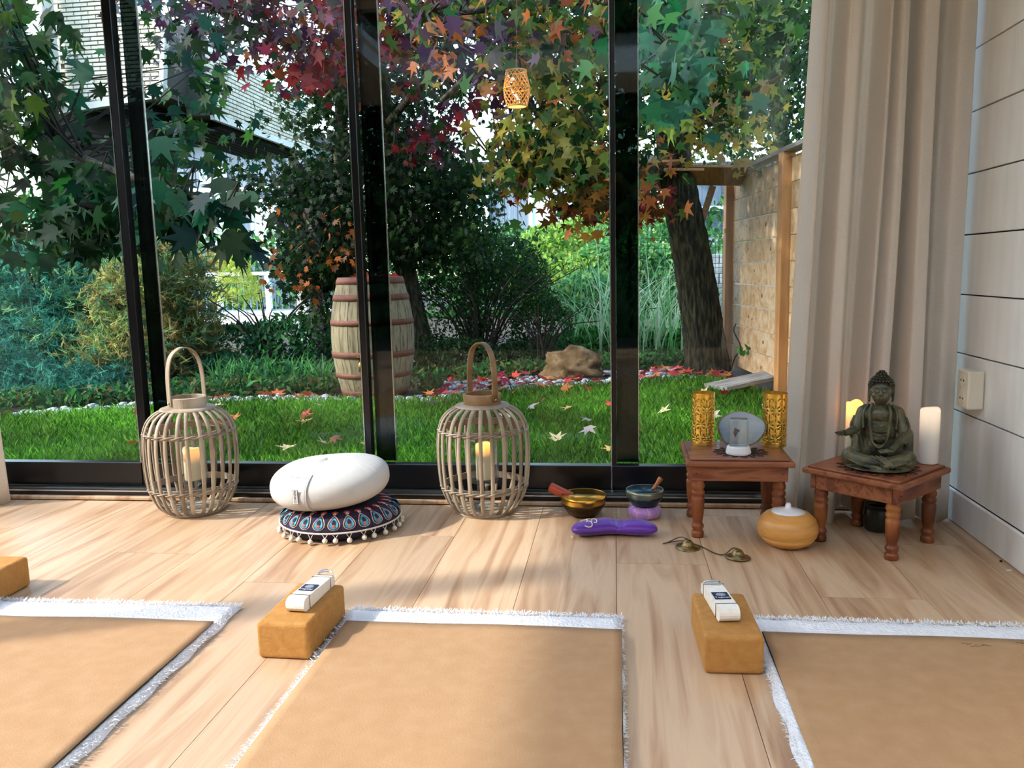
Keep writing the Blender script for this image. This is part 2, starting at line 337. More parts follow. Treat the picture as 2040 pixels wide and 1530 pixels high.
# sliding glass doors
YG = 2.795
tr = MB().box(XL, XR + .02, 2.724, 2.87, .0005, .034).build('trim_1', m_black); tag(tr, kind='structure')
for y0, y1, z0, z1 in ((2.722, 2.727, .028, .033), (2.738, 2.742, .034, .038), (2.756, 2.760, .034, .038)):
    MB().box(XL, XR, y0, y1, z0, z1).build('track_rail', m_silver, tr)
t2 = MB().box(XL, XR, 2.703, 2.7235, .0005, .014).build('trim_2', m_oak, bevel=.003); tag(t2, kind='structure')
edges = [(-2.62, -2.60, -2.56), (-1.742, -1.714, -1.654), (-.884, -.862, -.789), (-.0125, .004, .080), (1.03, 1.05, 1.05)]
for k in range(4):
    a, s1, b1 = edges[k]; e = edges[k + 1][0]
    w = thing('window_%d' % (k + 1), kind='structure')
    MB().box(a, e - .003, 2.775, 2.815, .0385, .125).build('bottom_rail', m_black, w, bevel=.002)
    MB().box(a, e - .003, 2.775, 2.815, 2.2, 2.25).build('top_rail', m_black, w)
    MB().box(a, s1, 2.775, 2.815, .125, 2.2).build('stile', m_black, w, bevel=.002)
    MB().box(s1, e - .001, YG - .003, YG + .003, .125, 2.2).build('pane', m_glass, w)
    MB().box(s1 + .0005, b1, 2.836, 2.842, .125, 2.2).build('overlap_strip', m_tint, w)
    MB().box(b1 - .002, b1 + .001, 2.834, 2.844, .125, 2.2).build('strip_edge', m_silver, w)
    MB().box(a - .0035, a - .0002, 2.774, 2.79, .125 if k != 3 else .0385, 2.2).build('seal', m_silver, w)

# ================================================================== curtains
def curtain(name, label, prof, x0b, x1b, x0t, x1t, Y, top=2.2, n=150):
    xs = np.array([p[0] for p in prof]); ys = np.array([p[1] for p in prof])
    def fn(u, v):
        z = .008 + v * (top - .008); t = min(1, z / 1.7)
        i = np.searchsorted(xs, u, side='right') - 1; i = min(max(i, 0), len(xs) - 2)
        q = (u - xs[i]) / (xs[i + 1] - xs[i]); q = q * q * (3 - 2 * q); d = ys[i] * (1 - q) + ys[i + 1] * q
        xx = u + .010 * math.sin(3 * z + 9 * u) * (1 - abs(2 * u - 1))
        a = x0b + (x0t - x0b) * t; b = x1b + (x1t - x1b) * t
        return (a + (b - a) * xx, Y + .01 + d * (1.5 - .3 * t) + .008 * math.sin(2.3 * z + 14 * u), z + (.012 * math.sin(19 * u) if v < .001 else 0) + .0)
    o = MB().grid(fn, n, 26).build(name, m_curtain, None, smooth=True, solid=.0025)
    return tag(o, label, 'curtain')
curtain('curtain', 'cream linen curtain hanging in folds beside the white plank wall',
        [(0, .02), (.07, -.03), (.13, .045), (.165, .05), (.22, -.035), (.27, -.04), (.37, .04), (.41, .045), (.47, -.03), (.50, .005), (.545, -.03), (.585, -.025), (.615, .06), (.64, .06), (.685, -.045), (.76, -.045), (.81, .03), (.85, .0), (.91, -.03), (1, -.02)],
        .525, 1.018, .588, 1.025, 2.615)
curtain('curtain', 'cream linen curtain cut off by the left picture edge',
        [(0, .03), (.15, -.04), (.3, .04), (.5, -.04), (.65, .04), (.85, -.04), (1, -.0)], -2.6, -2.185, -2.6, -2.24, 2.63, n=60)

# ================================================================== lanterns
LP = [(.085, .004), (.112, .022), (.132, .055), (.146, .10), (.152, .16), (.1535, .21), (.152, .255), (.146, .293), (.132, .325), (.110, .346), (.085, .357), (.066, .361)]
def prof_r(z):
    for (r0, z0), (r1, z1) in zip(LP[:-1], LP[1:]):
        if z0 <= z <= z1: return r0 + (r1 - r0) * (z - z0) / (z1 - z0)
    return .1
def lantern(label, x, y, rz, handle_a, lean, hmat, wmat):
    t = thing('wicker_lantern', label, 'lantern', (x, y, 0), rz, 'wicker lanterns')
    path = smooth_path([(r, 0, z) for r, z in LP], 3)
    slat = MB().tube(path, .005, n=8, flat=(.0056, .0022), up=(0, 1, 0))
    # cross section wide along the tangent direction
    me = MB(); pts = [np.array(p) for p in path]
    for i, p in enumerate(pts):
        d = pts[min(i + 1, len(pts) - 1)] - pts[max(i - 1, 0)]; d /= np.linalg.norm(d); nn = np.array([d[2], 0, -d[0]])
        ww = .0062 if p[0] > .09 else .0062 * p[0] / .09
        for sx, sy in ((-1, -1), (1, -1), (1.0, 1), (-1.0, 1)): me.v.append(tuple(p + np.array([0, sx * ww, 0]) + nn * sy * .0022))
    for i in range(len(pts) - 1):
        for k in range(4): me.f.append((i * 4 + k, i * 4 + (k + 1) % 4, i * 4 + 4 + (k + 1) % 4, i * 4 + 4 + k)); me.m.append(0)
    sm = me.mesh('slat', wmat, True)
    N = 26
    for i in range(N): ob('slat', sm, t, rot=(0, 0, 2 * pi * i / N + random.uniform(-.025, .025)))
    for zr in (.282, .092):
        r = prof_r(zr)
        for ph in (0, pi):
            MB().tube([((r + .003 * math.cos(N / 2 * 2 * pi * k / 156 + ph)) * math.cos(2 * pi * k / 156), (r + .0035 * math.cos(N / 2 * 2 * pi * k / 156 + ph)) * math.sin(2 * pi * k / 156), zr + .0035 * math.sin(N / 2 * 2 * pi * k / 156 + ph)) for k in range(156)], .0028, n=6, closed=True).build('binding_ring', wmat, t, smooth=True)
        MB().lathe([(r - .011, zr - .011), (r - .006, zr - .011), (r - .006, zr + .011), (r - .011, zr + .011), (r - .011, zr - .011)], 40).build('inner_hoop', wmat, t)
    MB().lathe([(.0, .001), (.098, .001), (.1, .006), (.098, .012), (0, .012)], 40).build('base', wmat, t, smooth=False)
    MB().lathe([(.050, .358), (.088, .355), (.092, .358), (.088, .363), (.062, .366), (.050, .366)], 40).build('shoulder_ring', wmat, t)
    MB().lathe([(.056, .364), (.062, .364), (.063, .398), (.058, .400), (.056, .398), (.056, .364)], 40).build('collar', hmat, t, smooth=False)
    hp = smooth_path([(-.060, 0, .375), (-.061, 0, .43), (-.058, 0, .49), (-.046, 0, .535), (-.02, 0, .558), (.005, 0, .562), (.03, 0, .55), (.052, 0, .515), (.061, 0, .46), (.062, 0, .41), (.0615, 0, .375)], 5)
    hd = MB().tube([(p[0] + lean * max(0, p[2] - .40), p[1], p[2]) for p in hp], .01, n=8, flat=(.0095, .0022), up=(0, 1, 0))
    hd = MB(); pts = [np.array((p[0] + lean * max(0, p[2] - .40), p[1], p[2])) for p in hp]
    for i, p in enumerate(pts):
        d = pts[min(i + 1, len(pts) - 1)] - pts[max(i - 1, 0)]; d /= np.linalg.norm(d); nn = np.array([d[2], 0, -d[0]])
        for sx, sy in ((-1, -1), (1, -1), (1, 1), (-1, 1)): hd.v.append(tuple(p + np.array([0, sx * .0105, 0]) + nn * sy * .002 - nn * .004))
    for i in range(len(pts) - 1):
        for k in range(4): hd.f.append((i * 4 + k, i * 4 + (k + 1) % 4, i * 4 + 4 + (k + 1) % 4, i * 4 + 4 + k)); hd.m.append(0)
    h = hd.build('handle', hmat, t, smooth=False, rot=(0, 0, handle_a))
    for s in (-1, 1): MB().ball((s * .068, 0, .384), .004, 8, 5).build('rivet', m_brass, h)
    return t
def hurricane(label, x, y):
    t = thing('hurricane_glass', label, 'jar', (x, y, .0125), 0, 'glass jars inside the lanterns')
    MB().lathe([(.0, 0), (.045, 0), (.046, .006), (.02, .012), (.014, .03), (.014, .07), (.03, .084), (.046, .09)], 28).build('foot', m_clear, t, smooth=True)
    MB().lathe([(.0, .09), (.047, .09), (.05, .096), (.05, .255), (.053, .262), (.0505, .264), (.0475, .258), (.0475, .1), (.0, .096)], 32).build('bowl', m_clear, t, smooth=True)
def candle(name, label, x, y, z, r, h, mat, group=None, top_dip=.004):
    t = thing(name, label, 'candle', (x, y, z), random.uniform(0, 6), group)
    def fn(rr, zz, a): return (rr, zz + (.0035 * math.sin(2 * a + 1) + .002 * math.sin(3 * a) if zz > h * .9 else 0))
    MB().lathe([(r * .96, 0), (r, .003), (r, h * .5), (r, h - .003), (r * .96, h), (r * .8, h - top_dip), (0, h - top_dip * 2)], 28, fn=fn).build('wax_body', mat, t, smooth=True)
    MB().tube([(0, 0, h - .01), (.001, 0, h - .002)], .001, n=6).build('wick', m_lace, t)
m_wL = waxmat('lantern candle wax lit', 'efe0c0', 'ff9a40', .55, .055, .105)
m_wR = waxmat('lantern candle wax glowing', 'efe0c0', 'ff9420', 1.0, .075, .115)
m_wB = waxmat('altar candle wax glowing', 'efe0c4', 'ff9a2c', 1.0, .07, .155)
m_wC = waxmat('altar candle wax brightened', 'f2eada', 'ffd9b0', .25, .06, .155)  # faint emission added to brighten the shaded white wax
LX, LY, RX, RY = -1.447, 2.60, -.437, 2.645
lantern('whitewashed wicker lantern with raised pale wooden handle, left of the white cushion', LX, LY, .1, .95, .0, m_wick, m_wick)
lantern('weathered wicker lantern with tilted brown handle, between white cushion and singing bowls', RX, RY, .22, -.95, .02, m_wickdark, m_wick)
hurricane('clear glass jar holding a candle in the lantern left of the cushion', LX, LY)
hurricane('clear glass jar holding a glowing candle in the lantern right of the cushion', RX, RY)
candle('pillar_candle', 'cream candle inside the lantern left of the white cushion', LX, LY, .1095, .027, .11, m_wL)
candle('pillar_candle', 'glowing orange topped candle inside the lantern right of the white cushion', RX, RY, .1095, .027, .12, m_wR)

# ================================================================== cushions
CX, CY = -.872, 2.452
mc = thing('mandala_cushion', 'round navy cushion with teal petal print and white pompom trim under the white cushion', 'cushion', (CX, CY, 0), .15)
RM, HM = .188, .086
def cush(rf, bottom=False):      # height of the cushion top at radius fraction
    return .034 + (HM - .034) * max(0, 1 - rf ** 3.0) ** .6
def cq(q): return RM * max(math.cos(q), 0) ** .42, .038 + (HM - .038) * math.sin(q) ** .85
pr = [(0, .001), (.12, .001), (.155, .004), (.178, .016), (RM, .034)] + [cq(q) for q in np.linspace(.06, pi / 2 - .01, 12)] + [(0, HM)]
MB().lathe(pr, 64).build('cover', m_navy, mc, smooth=True)
def csurf(a, h):   # h 0 edge .. 1 top
    r, z = cq(.08 + h * 1.3); return np.array([(r + .0012) * math.cos(a), (r + .0012) * math.sin(a), z + .0014])
def tear(k, w, h0, h1, mi, mb, lift):
    pts = []
    for i in range(k):
        a = 2 * pi * i / k; u = math.sin(a) * w * (1 - .55 * (1 - math.cos(a)) / 2 - .0); h = h0 + (h1 - h0) * (1 - math.cos(a)) / 2
        s = csurf(u, h); s = s + np.array([lift, 0, lift]); pts.append(s)
    mb.add(pts + [np.mean(pts, axis=0) + np.array([.001, 0, .0005])], [(i, (i + 1) % k, k) for i in range(k)], mi)
mo = MB(); tear(18, .135, .0, .66, 0, mo, 0); tear(18, .112, .02, .60, 2, mo, .0006); tear(16, .094, .04, .55, 1, mo, .0012); tear(12, .045, .22, .46, 2, mo, .0018); tear(8, .036, .10, .22, 3, mo, .0022)
tear(10, .10, .74, .86, 3, mo, .0008); tear(10, .05, .66, .80, 0, mo, .0016)
mm = mo.mesh('petal_motif', [m_pink, m_teal, m_navy, m_redth])
for i in range(25): ob('petal_motif', mm, mc, rot=(0, 0, 2 * pi * i / 25))
MB().tube([((RM + .002) * math.cos(2 * pi * k / 80), (RM + .002) * math.sin(2 * pi * k / 80), .036) for k in range(80)], .0028, n=6, closed=True).build('trim_cord', m_pom, mc, smooth=True)
pb = MB().ball((0, 0, 0), .0082, 10, 7).mesh('pompom', m_pom, True)
for i in range(30):
    a = 2 * pi * i / 30 + random.uniform(-.03, .03); d = random.uniform(.019, .027); rr = RM + .006 - .3 * max(0, d - .018)
    o = ob('pompom', pb, mc, loc=(rr * math.cos(a), rr * math.sin(a), .036 - d), rot=(0, 0, a))
    s = MB()
    for q in (-1, 1): s.tube([(0, 0, .006), (-.002, q * .004, d * .6), (-.003, q * .010, d)], .001, n=5)
    s.build('string', m_pom, o)
zf = thing('meditation_cushion', 'round white cotton meditation cushion resting on the navy printed cushion', 'cushion', (CX - .030, CY + .002, .0)); ZT = -.06
zf.location.z = .150; zf.rotation_euler = (.05, ZT, 0)
RZ, HZ = .187, .072
def zr(z):  return RZ * (1 - abs(z / HZ) ** 2.5) ** (1 / 2.2) if abs(z) < HZ else 0
zprof = [(max(zr(z), 0), z) for z in HZ * np.sin(np.linspace(-pi / 2, pi / 2, 30))]
def zfn(r, z, a):
    k = math.exp(-((z / HZ - .74) / .20) ** 2)
    return (r * (1 + .020 * math.sin(40 * a + 2 * math.sin(5 * a)) * k * (.5 + .5 * math.sin(3 * a + 1))), z + .002 * math.sin(3 * a) * (1 - (z / HZ) ** 2) + (.004 * math.cos(a * 2) if z > 0 else 0))
MB().lathe(zprof, 176, fn=zfn).build('cover', m_cotton, zf, smooth=True)
A0 = -1.62
def zs_(a, z, off): r, zz = zfn(zr(z), z, a); return ((r + off) * math.cos(a), (r + off) * math.sin(a), zz)
MB().grid(lambda u, v: zs_(A0 - .62 * (1 - u), -.050 + .105 * v, .0035 - .003 * (1 - min(1, u * 4))), 16, 12).build('side_flap', m_cotton, zf, smooth=True, solid=.002)
MB().tube([zs_(A0, -.054 + .113 * k / 14, .0035) for k in range(15)], .0022, n=6).build('piping', m_cotton, zf, smooth=True)
tagp = thing('fabric_tag', loc=zs_(A0 - .17, .012, .0078)); tagp.parent = zf; tagp.rotation_euler = (pi / 2 - .12, 0, A0 - .17 + pi / 2)
MB().box(-.0095, .0095, -.0215, .0215, -.0006, .0006).build('tag_border', m_tagpr, tagp)
MB().box(-.0088, .0088, -.0208, .0208, 0, .001).build('tag_cloth', m_cotton, tagp)
ob('tag_lettering', TX_CUSHION, tagp, loc=(0, 0, .0014), rot=(0, 0, -pi / 2))

# ================================================================== singing bowls
def bowl(name, label, x, y, z, R, H, mo_, mi_, rim, rim_h):
    t = thing(name, label, 'bowl', (x, y, z))
    w = .004
    outer = [(0, 0), (R * .45, 0), (R * .66, H * .12), (R * .88, H * .42), (R * .985, H * .66)]
    MB().lathe(outer + [(R * .985 - w, H * .66), (R * .86 - w, H * .42), (R * .62, H * .14), (0, .005)], 40).build('body', [mo_], t, smooth=True)
    MB().lathe([(R * .987, H * .655), (R, H * .82), (R * .985, H), (R * .94, H), (R * .95, H * .82), (R * .93, H * .655)], 40).build('rim_band', rim, t, smooth=True)
    MB().lathe([(0, .0056), (R * .6, H * .15), (R * .85 - w, H * .43), (R * .94 - w, H * .66), (R * .93, H * .99)], 40).build('inside', mi_, t, smooth=True)
    return t
b1 = P(1162, 1030, 2.60); bowl('singing_bowl', 'brass singing bowl with dark underside and orange mallet in it', -.105, 2.605, 0, .0745, .072, m_brassdk, m_brass, m_brass, .3)
def stick(name, label, a, b, r0, r1, mat, cap=False):
    a, b = Vector(a), Vector(b); t = thing(name, label, 'mallet', a); d = b - a; L = d.length
    t.rotation_mode = 'QUATERNION'; t.rotation_quaternion = d.to_track_quat('Z', 'Y')
    pr = [(0, 0), (r0, .001), (r0, L * .55), (r0 * .98, L * .8)] + ([(r1 * .8, L * .86), (r1, L * .93), (r1 * .9, L)] if cap else [(r1, L - .003), (r1 * .9, L)]) + [(0, L)]
    MB().lathe(pr, 20).build('shaft', mat, t, smooth=False)
    MB().lathe([(r0 * 1.04, L * .03), (r0 * 1.08, L * .05), (r0 * 1.08, L * (.28 if not cap else .12)), (r0 * 1.04, L * (.3 if not cap else .14))], 20).build('wrap', m_redwood if not cap else mat, t)
    return t
stick('bowl_mallet', 'thick orange red mallet leaning out of the brass singing bowl', (-.080, 2.60, .030), P(1096, 970, 2.64), .0165, .0165, m_redwood)
bowl('singing_bowl', 'small blue black singing bowl on a lilac ring cushion', .092, 2.60, .035, .0605, .058, m_bluebowl, m_bluebowl, m_rimbz, .1)
rc = thing('ring_cushion', 'lilac satin ring cushion under the small dark bowl', 'cushion', (.092, 2.60, 0))
MB().grid(lambda u, v: ((.032 + .0205 * math.cos(2 * pi * v) * (1 + .0) + .0018 * abs(math.sin(9 * 2 * pi * u))) * math.cos(2 * pi * u), (.032 + .0205 * math.cos(2 * pi * v) + .0018 * abs(math.sin(9 * 2 * pi * u))) * math.sin(2 * pi * u), .0195 + .0190 * math.sin(2 * pi * v)), 108, 16, cu=True, cv=True).build('padding', m_lilac, rc, smooth=True)
for i in range(9):
    a = 2 * pi * i / 9; MB().tube([((.032 + .0215 * math.cos(q)) * math.cos(a), (.032 + .0215 * math.cos(q)) * math.sin(a), .0195 + .0198 * math.sin(q)) for q in np.linspace(-1.4, 1.4, 10)], .0006, n=5).build('seam', m_goldpr, rc)
stick('bowl_mallet', 'thin turned wooden mallet standing in the small dark bowl', (.083, 2.59, .0405), P(1317, 952, 2.615), .0062, .0088, m_mallet, True)

# ================================================================== eye pillow
ep = thing('eye_pillow', 'purple satin eye pillow with a cream om symbol', 'pillow', (-.006, 2.425, 0), .02)
EL = .125
def eps(u, v):     # u 0..1 length, v 0..1 around (0 = front seam .. .5 = back seam over the top)
    s = 2 * u - 1; w = .041 * max(0, 1 - abs(s) ** 4) ** .55 + .001; h = (.019 + .004 * abs(s) - .007 * math.exp(-((s - .15) / .16) ** 2)) * max(0, 1 - abs(s) ** 5) ** .6 + .001
    a = 2 * pi * v; cx = EL * s; cy = -.050 * s * s * (1.1 if s < 0 else .8)
    sl = 2 * -.050 * s / EL; nx, ny = -sl, 1; n = math.hypot(nx, ny); nx, ny = nx / n, ny / n
    q = -math.cos(a) * w; wr_ = .0012 * math.sin(40 * s + 4 * v) * math.exp(-((s - .1) / .25) ** 2)
    return (cx + nx * q, cy + ny * q, .0235 + (h * 1.1 * math.sin(a) if math.sin(a) > 0 else .0225 * math.sin(a) * max(.02, 1 - abs(s) ** 5) ** .6) + wr_)
MB().grid(eps, 60, 30, cv=True).build('cover', m_purple, ep, smooth=True)
MB().tube([eps(k / 40, .0) for k in range(1, 40)], .0014, n=6).build('seam', m_purple, ep, smooth=True)
om = [[(-.9, .55), (-.6, .85), (-.2, .75), (-.1, .4), (-.45, .15)], [(-.45, .15), (0, .1), (.1, -.3), (-.2, -.75), (-.7, -.75), (-1.0, -.45)], [(-.1, .1), (.3, .05), (.55, .5), (.95, .45), (1.0, 0), (.7, -.3), (.45, -.15)], [(0, .95), (.25, .8), (.6, 1.05)], [(.28, 1.22), (.34, 1.26)]]
so_ = thing('om_symbol'); so_.parent = ep
for st in om:
    pp = smooth_path(st, 5) if len(st) > 2 else [np.array(q) for q in st]
    MB().tube([np.array(eps(.19 + p[0] * .085, .20 + p[1] * .135)) + np.array((0, -.0004, .0006)) for p in pp], .0016, n=6).build('embroidery_stroke', m_goldpr, so_, smooth=True)
MB().box(-.0015, .0015, -.009, .009, .006, .0062).build('care_tag', m_plastic, ep, loc=(-.1265, -.054, 0))

# ================================================================== tingsha, diffuser
tg = thing('tingsha_cymbals', 'pair of small brass tingsha cymbals tied by a leather cord', 'cymbals', (.26, 2.25, 0))
c1 = G(1370, 1092) - np.array((.26, 2.25, 0)); c2 = G(1470, 1112) - np.array((.26, 2.25, 0))
for c, tl in ((c1, .06), (c2, -.05)):
    MB().lathe([(.034, .002), (.0345, .004), (.032, .006), (.02, .0095), (.016, .011), (.0145, .018), (.010, .0235), (.003, .026), (0, .0262), (0, .024), (.012, .016), (.014, .009), (.033, .003), (.034, .002)], 36).build('cymbal', m_tingsha, tg, smooth=True, loc=c, rot=(tl, .03, 0))
cp = [c1 + np.array((0, 0, .027)), c1 + np.array((-.02, .03, .022)), c1 + np.array((-.055, .035, .004)), c1 + np.array((-.068, .028, .0025)), c1 + np.array((-.052, .038, .003)), c1 + np.array((-.01, .045, .006)), c1 + np.array((.035, .01, .004)), c1 * .45 + c2 * .55 + np.array((0, -.004, .0025)), c2 + np.array((-.035, .012, .006)), c2 + np.array((-.012, .018, .022)), c2 + np.array((0, 0, .027))]
MB().tube(smooth_path(cp, 7), .0016, n=6).build('cord', m_cord, tg, smooth=True)
df = thing('aroma_diffuser', 'squat honey wood aroma diffuser with white nozzle lid on the floor', 'diffuser', (.487, 2.345, 0))
MB().lathe([(0, .002), (.035, .002), (.05, .004), (.066, .014), (.079, .032)], 48).build('base', m_bamboo, df, smooth=True)
MB().lathe([(.0795, .0325), (.0835, .046), (.083, .062), (.076, .080), (.063, .093), (.046, .1005), (.042, .1005)], 48).build('shell', m_bamboo, df, smooth=True)
MB().lathe([(.0, .098), (.0462, .099), (.047, .1015), (.03, .1055), (.014, .109), (.0085, .114), (.0072, .122), (.006, .1245), (.0045, .1245), (.0045, .118), (0, .118)], 40).build('lid', m_plastic, df, smooth=True)
for s in (-1, 0, 1): MB().box(-.006, .006, -.004, .004, 0, .006).build('foot', m_bamboo, df, loc=(.04 * s, -.03 + .02 * abs(s), 0))

# ================================================================== small tables
LEG = [(0, .0005), (.0165, .0005), (.0175, .004), (.0175, .012), (.0165, .015), (.013, .019), (.0175, .026), (.0165, .033), (.0125, .037), (.0135, .042), (.0165, .06), (.0182, .09), (.0185, .102), (.0150, .106), (.0185, .111), (.0185, .118), (.0150, .122), (.0185, .128), (.0185, .135), (.016, .14), (.0175, .15), (.0175, .168), (0, .168)]
def table(label, x, y, rz, w, d, H, over, apr=.045):
    t = thing('side_table', label, 'table', (x, y, 0), rz, 'low turned leg altar tables')
    k = (H - .022 - .02) / .168
    lm = MB().lathe([(r * 1.05, z * k) for r, z in LEG], 20).mesh('leg', m_tleg, True)
    for sx in (-1, 1):
        for sy in (-1, 1): ob('leg', lm, t, loc=(sx * (w / 2 - .022), sy * (d / 2 - .022), 0), rot=(0, 0, random.uniform(0, 6)))
    z0 = H - .022 - apr; z1 = H - .022
    for s in (-1, 1):
        MB().box(-w / 2, w / 2, -.008, .008, z0, z1).build('apron', m_table, t, loc=(0, s * (d / 2 - .008), 0), bevel=.002)
        MB().box(-.008, .008, -d / 2 + .0165, d / 2 - .0165, z0, z1).build('apron', m_table, t, loc=(s * (w / 2 - .008), 0, 0), bevel=.002)
        for q in (-1, 1): MB().ball((s * (w / 2 - .015), q * (d / 2 + .0005), z0 + apr * .5), .002, 6, 4).build('nail', m_lace, t)
    W2, D2 = w / 2 + over, d / 2 + over
    MB().box(-W2, W2, -D2, D2, H - .022, H - .006).build('top_board', m_table, t, bevel=.005, seg=3)
    MB().box(-W2 + .012, W2 - .012, -D2 + .012, D2 - .012, H - .006, H).build('top_panel', m_table, t, bevel=.002)
    return t
TA, TB = (.358, 2.51, .243), (.737, 2.395, .225)
table('reddish brown low wooden table holding the gold candle holders', TA[0], TA[1], -.015, .275, .25, TA[2], .016)
table('reddish brown low wooden table turned cornerwise holding the bronze statue', TB[0], TB[1], pi / 4 + .02, .255, .255, TB[2], .018)
def doily(label, x, y, z, R):
    t = thing('lace_doily', label, 'doily', (x, y, z))
    MB().lathe([(R * .34, 0), (R * .36, 0), (R * .36, .001), (R * .34, .001), (R * .34, 0)], 36).build('ring', m_lace, t)
    MB().lathe([(R * .68, 0), (R * .71, 0), (R * .71, .001), (R * .68, .001), (R * .68, 0)], 48).build('ring', m_lace, t)
    pt = MB()
    for r0, r1, w in ((.0, .34, .05), (.36, .68, .10), (.71, 1.0, .12)):
        q = [(r0 * R, 0), ((r0 + r1) / 2 * R, -w * R), (r1 * R, 0), ((r0 + r1) / 2 * R, w * R)]
        qi = [(r0 * R + .003, 0), ((r0 + r1) / 2 * R, -w * R * .55), (r1 * R - .003, 0), ((r0 + r1) / 2 * R, w * R * .55)]
        vs = [(x_, y_, zz) for zz in (.0, .001) for x_, y_ in q + qi]
        pt.add(vs, [(8 + i, 8 + (i + 1) % 4, 12 + (i + 1) % 4, 12 + i) for i in range(4)] + [(i, (i + 1) % 4, 8 + (i + 1) % 4, 8 + i) for i in range(4)] + [(4 + i, 12 + i, 12 + (i + 1) % 4, 4 + (i + 1) % 4) for i in range(4)])
    me = pt.mesh('lace_petal', m_lace)
    for i in range(16): ob('lace_petal', me, t, rot=(0, 0, 2 * pi * i / 16))
doily('dark cut lace doily under the agate and crystal', .372, 2.475, TA[2] + .0004, .082)
doily('dark cut lace doily under the bronze statue', .735, 2.37, TB[2] + .0004, .112)
# pierced gold holders
def holder(label, x, y, z, R=.0345, H=.165, ph=0):
    t = thing('candle_holder', label, 'candle holder', (x, y, z), ph, 'pierced gold candle holders')
    nu, nv = 84, 66; m = MB(); vs = []
    for j in range(nv + 1):
        for i in range(nu): a = 2 * pi * i / nu; vs.append((R * math.cos(a), R * math.sin(a), H * j / nv))
    fs = []
    for j in range(nv):
        for i in range(nu):
            hz = j / nv * 3.7; cx = (i / nu * 6 + (.5 if int(hz) % 2 else 0)) % 1 - .5; cz = hz % 1 - .5
            rr = math.hypot(cx, cz * .9); an = math.atan2(cz, cx)
            hole = .08 < j / nv < .9 and ((.14 < rr < .40 and math.cos(an * 8) > .35) or (rr > .55 and abs(abs(cx) - .5) < .07))
            if not hole: fs.append((j * nu + i, j * nu + (i + 1) % nu, (j + 1) * nu + (i + 1) % nu, (j + 1) * nu + i))
    m.add(vs, fs).build('pierced_wall', m_gold, t, smooth=True, solid=.0008)
    MB().lathe([(R - .001, H - .004), (R + .001, H - .004), (R + .0014, H), (R - .001, H), (R - .001, H - .004)], 48).build('rim', m_gold, t)
    MB().lathe([(0, .0002), (R + .0005, .0002), (R + .0008, .006), (R - .001, .006), (0, .003)], 48).build('base', m_gold, t)
holder('pierced gold candle holder left of the agate slice', .272, 2.585, TA[2] + .0005, ph=.2)
holder('pierced gold candle holder right of the agate slice', .487, 2.570, TA[2] + .0005, R=.036, ph=.9)
ag = thing('agate_slice', 'grey blue agate slice with a brown rind standing between gold holders', 'agate', (.383, 2.535, TA[2] + .0015), .05)
def agout(k, s):
    a = 2 * pi * k / 40; r = 1 + .03 * math.sin(3 * a + 1) + .02 * math.sin(5 * a); return (.074 * s * r * math.cos(a), .056 * s * r * math.sin(a) + .056 + (.002 if s < 1 else 0))
MR = Matrix.Rotation(pi / 2 - .12, 4, 'X')
o1 = [agout(k, 1) for k in range(40)]; o2 = [agout(k, .93) for k in range(40)]
rd = MB(); vs = [tuple(MR @ Vector((x_, max(y_, .002), z_))) for z_ in (-.004, .004) for ring in (o1, o2) for x_, y_ in ring]
rd.add(vs, [(b + i, b + (i + 1) % 40, b + 40 + (i + 1) % 40, b + 40 + i) for b in (0, 80) for i in range(40)] + [(i, 80 + i, 80 + (i + 1) % 40, (i + 1) % 40) for i in range(40)]).build('rind', m_rind, ag)
MB().prism([(x_, max(y_, .003)) for x_, y_ in o2], -.0036, .0036, M=MR).build('agate_face', m_agate, ag)
cl_scale = 1.28
cl = thing('crystal_lamp', 'clear crystal block with dark engraving on a white light base', 'crystal', (.362, 2.452, TA[2] + .0016), -.1)
MB().lathe([(.0, 0), (.0325, 0), (.033, .004), (.030, .017), (.026, .020), (0, .020)], 32).build('light_base', m_plastic, cl, smooth=False, bevel=.001); cl.scale = (1.12, 1.12, 1.22)
MB().box(-.0235, .0235, -.0165, .0165, .0205, .086).build('crystal_block', m_crystal, cl, bevel=.002)
MB().prism([(-.014, .0), (-.010, .012), (-.003, .008), (.004, .006), (-.004, -.002), (-.009, -.012)], -.002, .002, M=Matrix.Translation((0, 0, .052)) @ Matrix.Rotation(pi / 2, 4, 'X')).build('engraving', m_rind, cl)
sp = thing('metal_coil', 'tiny silver coil standing beside the agate slice', 'coil', (.310, 2.50, TA[2] + .0016))
MB().tube([(.004 * math.cos(k * .7), .004 * math.sin(k * .7), .001 + k * .00055) for k in range(56)], .0012, n=6).build('coil', m_chrome, sp, smooth=True)

# ================================================================== buddha statue
bd = thing('buddha_statue', 'dark patinated bronze seated buddha statue with one hand raised', 'statue', (.735, 2.37, TB[2] + .0015), -.30)
bd.scale = (.90, .92, .985)
b = MB()
def cap(a, c, r0, r1, n=12):
    a, c = Vector(a), Vector(c); k = 7; pts = [a.lerp(c, i / k) for i in range(k + 1)]
    b.tube(pts, [r0 + (r1 - r0) * i / k for i in range(k + 1)], n=n); b.ball(a, r0, n, 8); b.ball(c, r1, n, 8)
def el(c, r, M=None): b.ball(c, r, 18, 12, M=M)
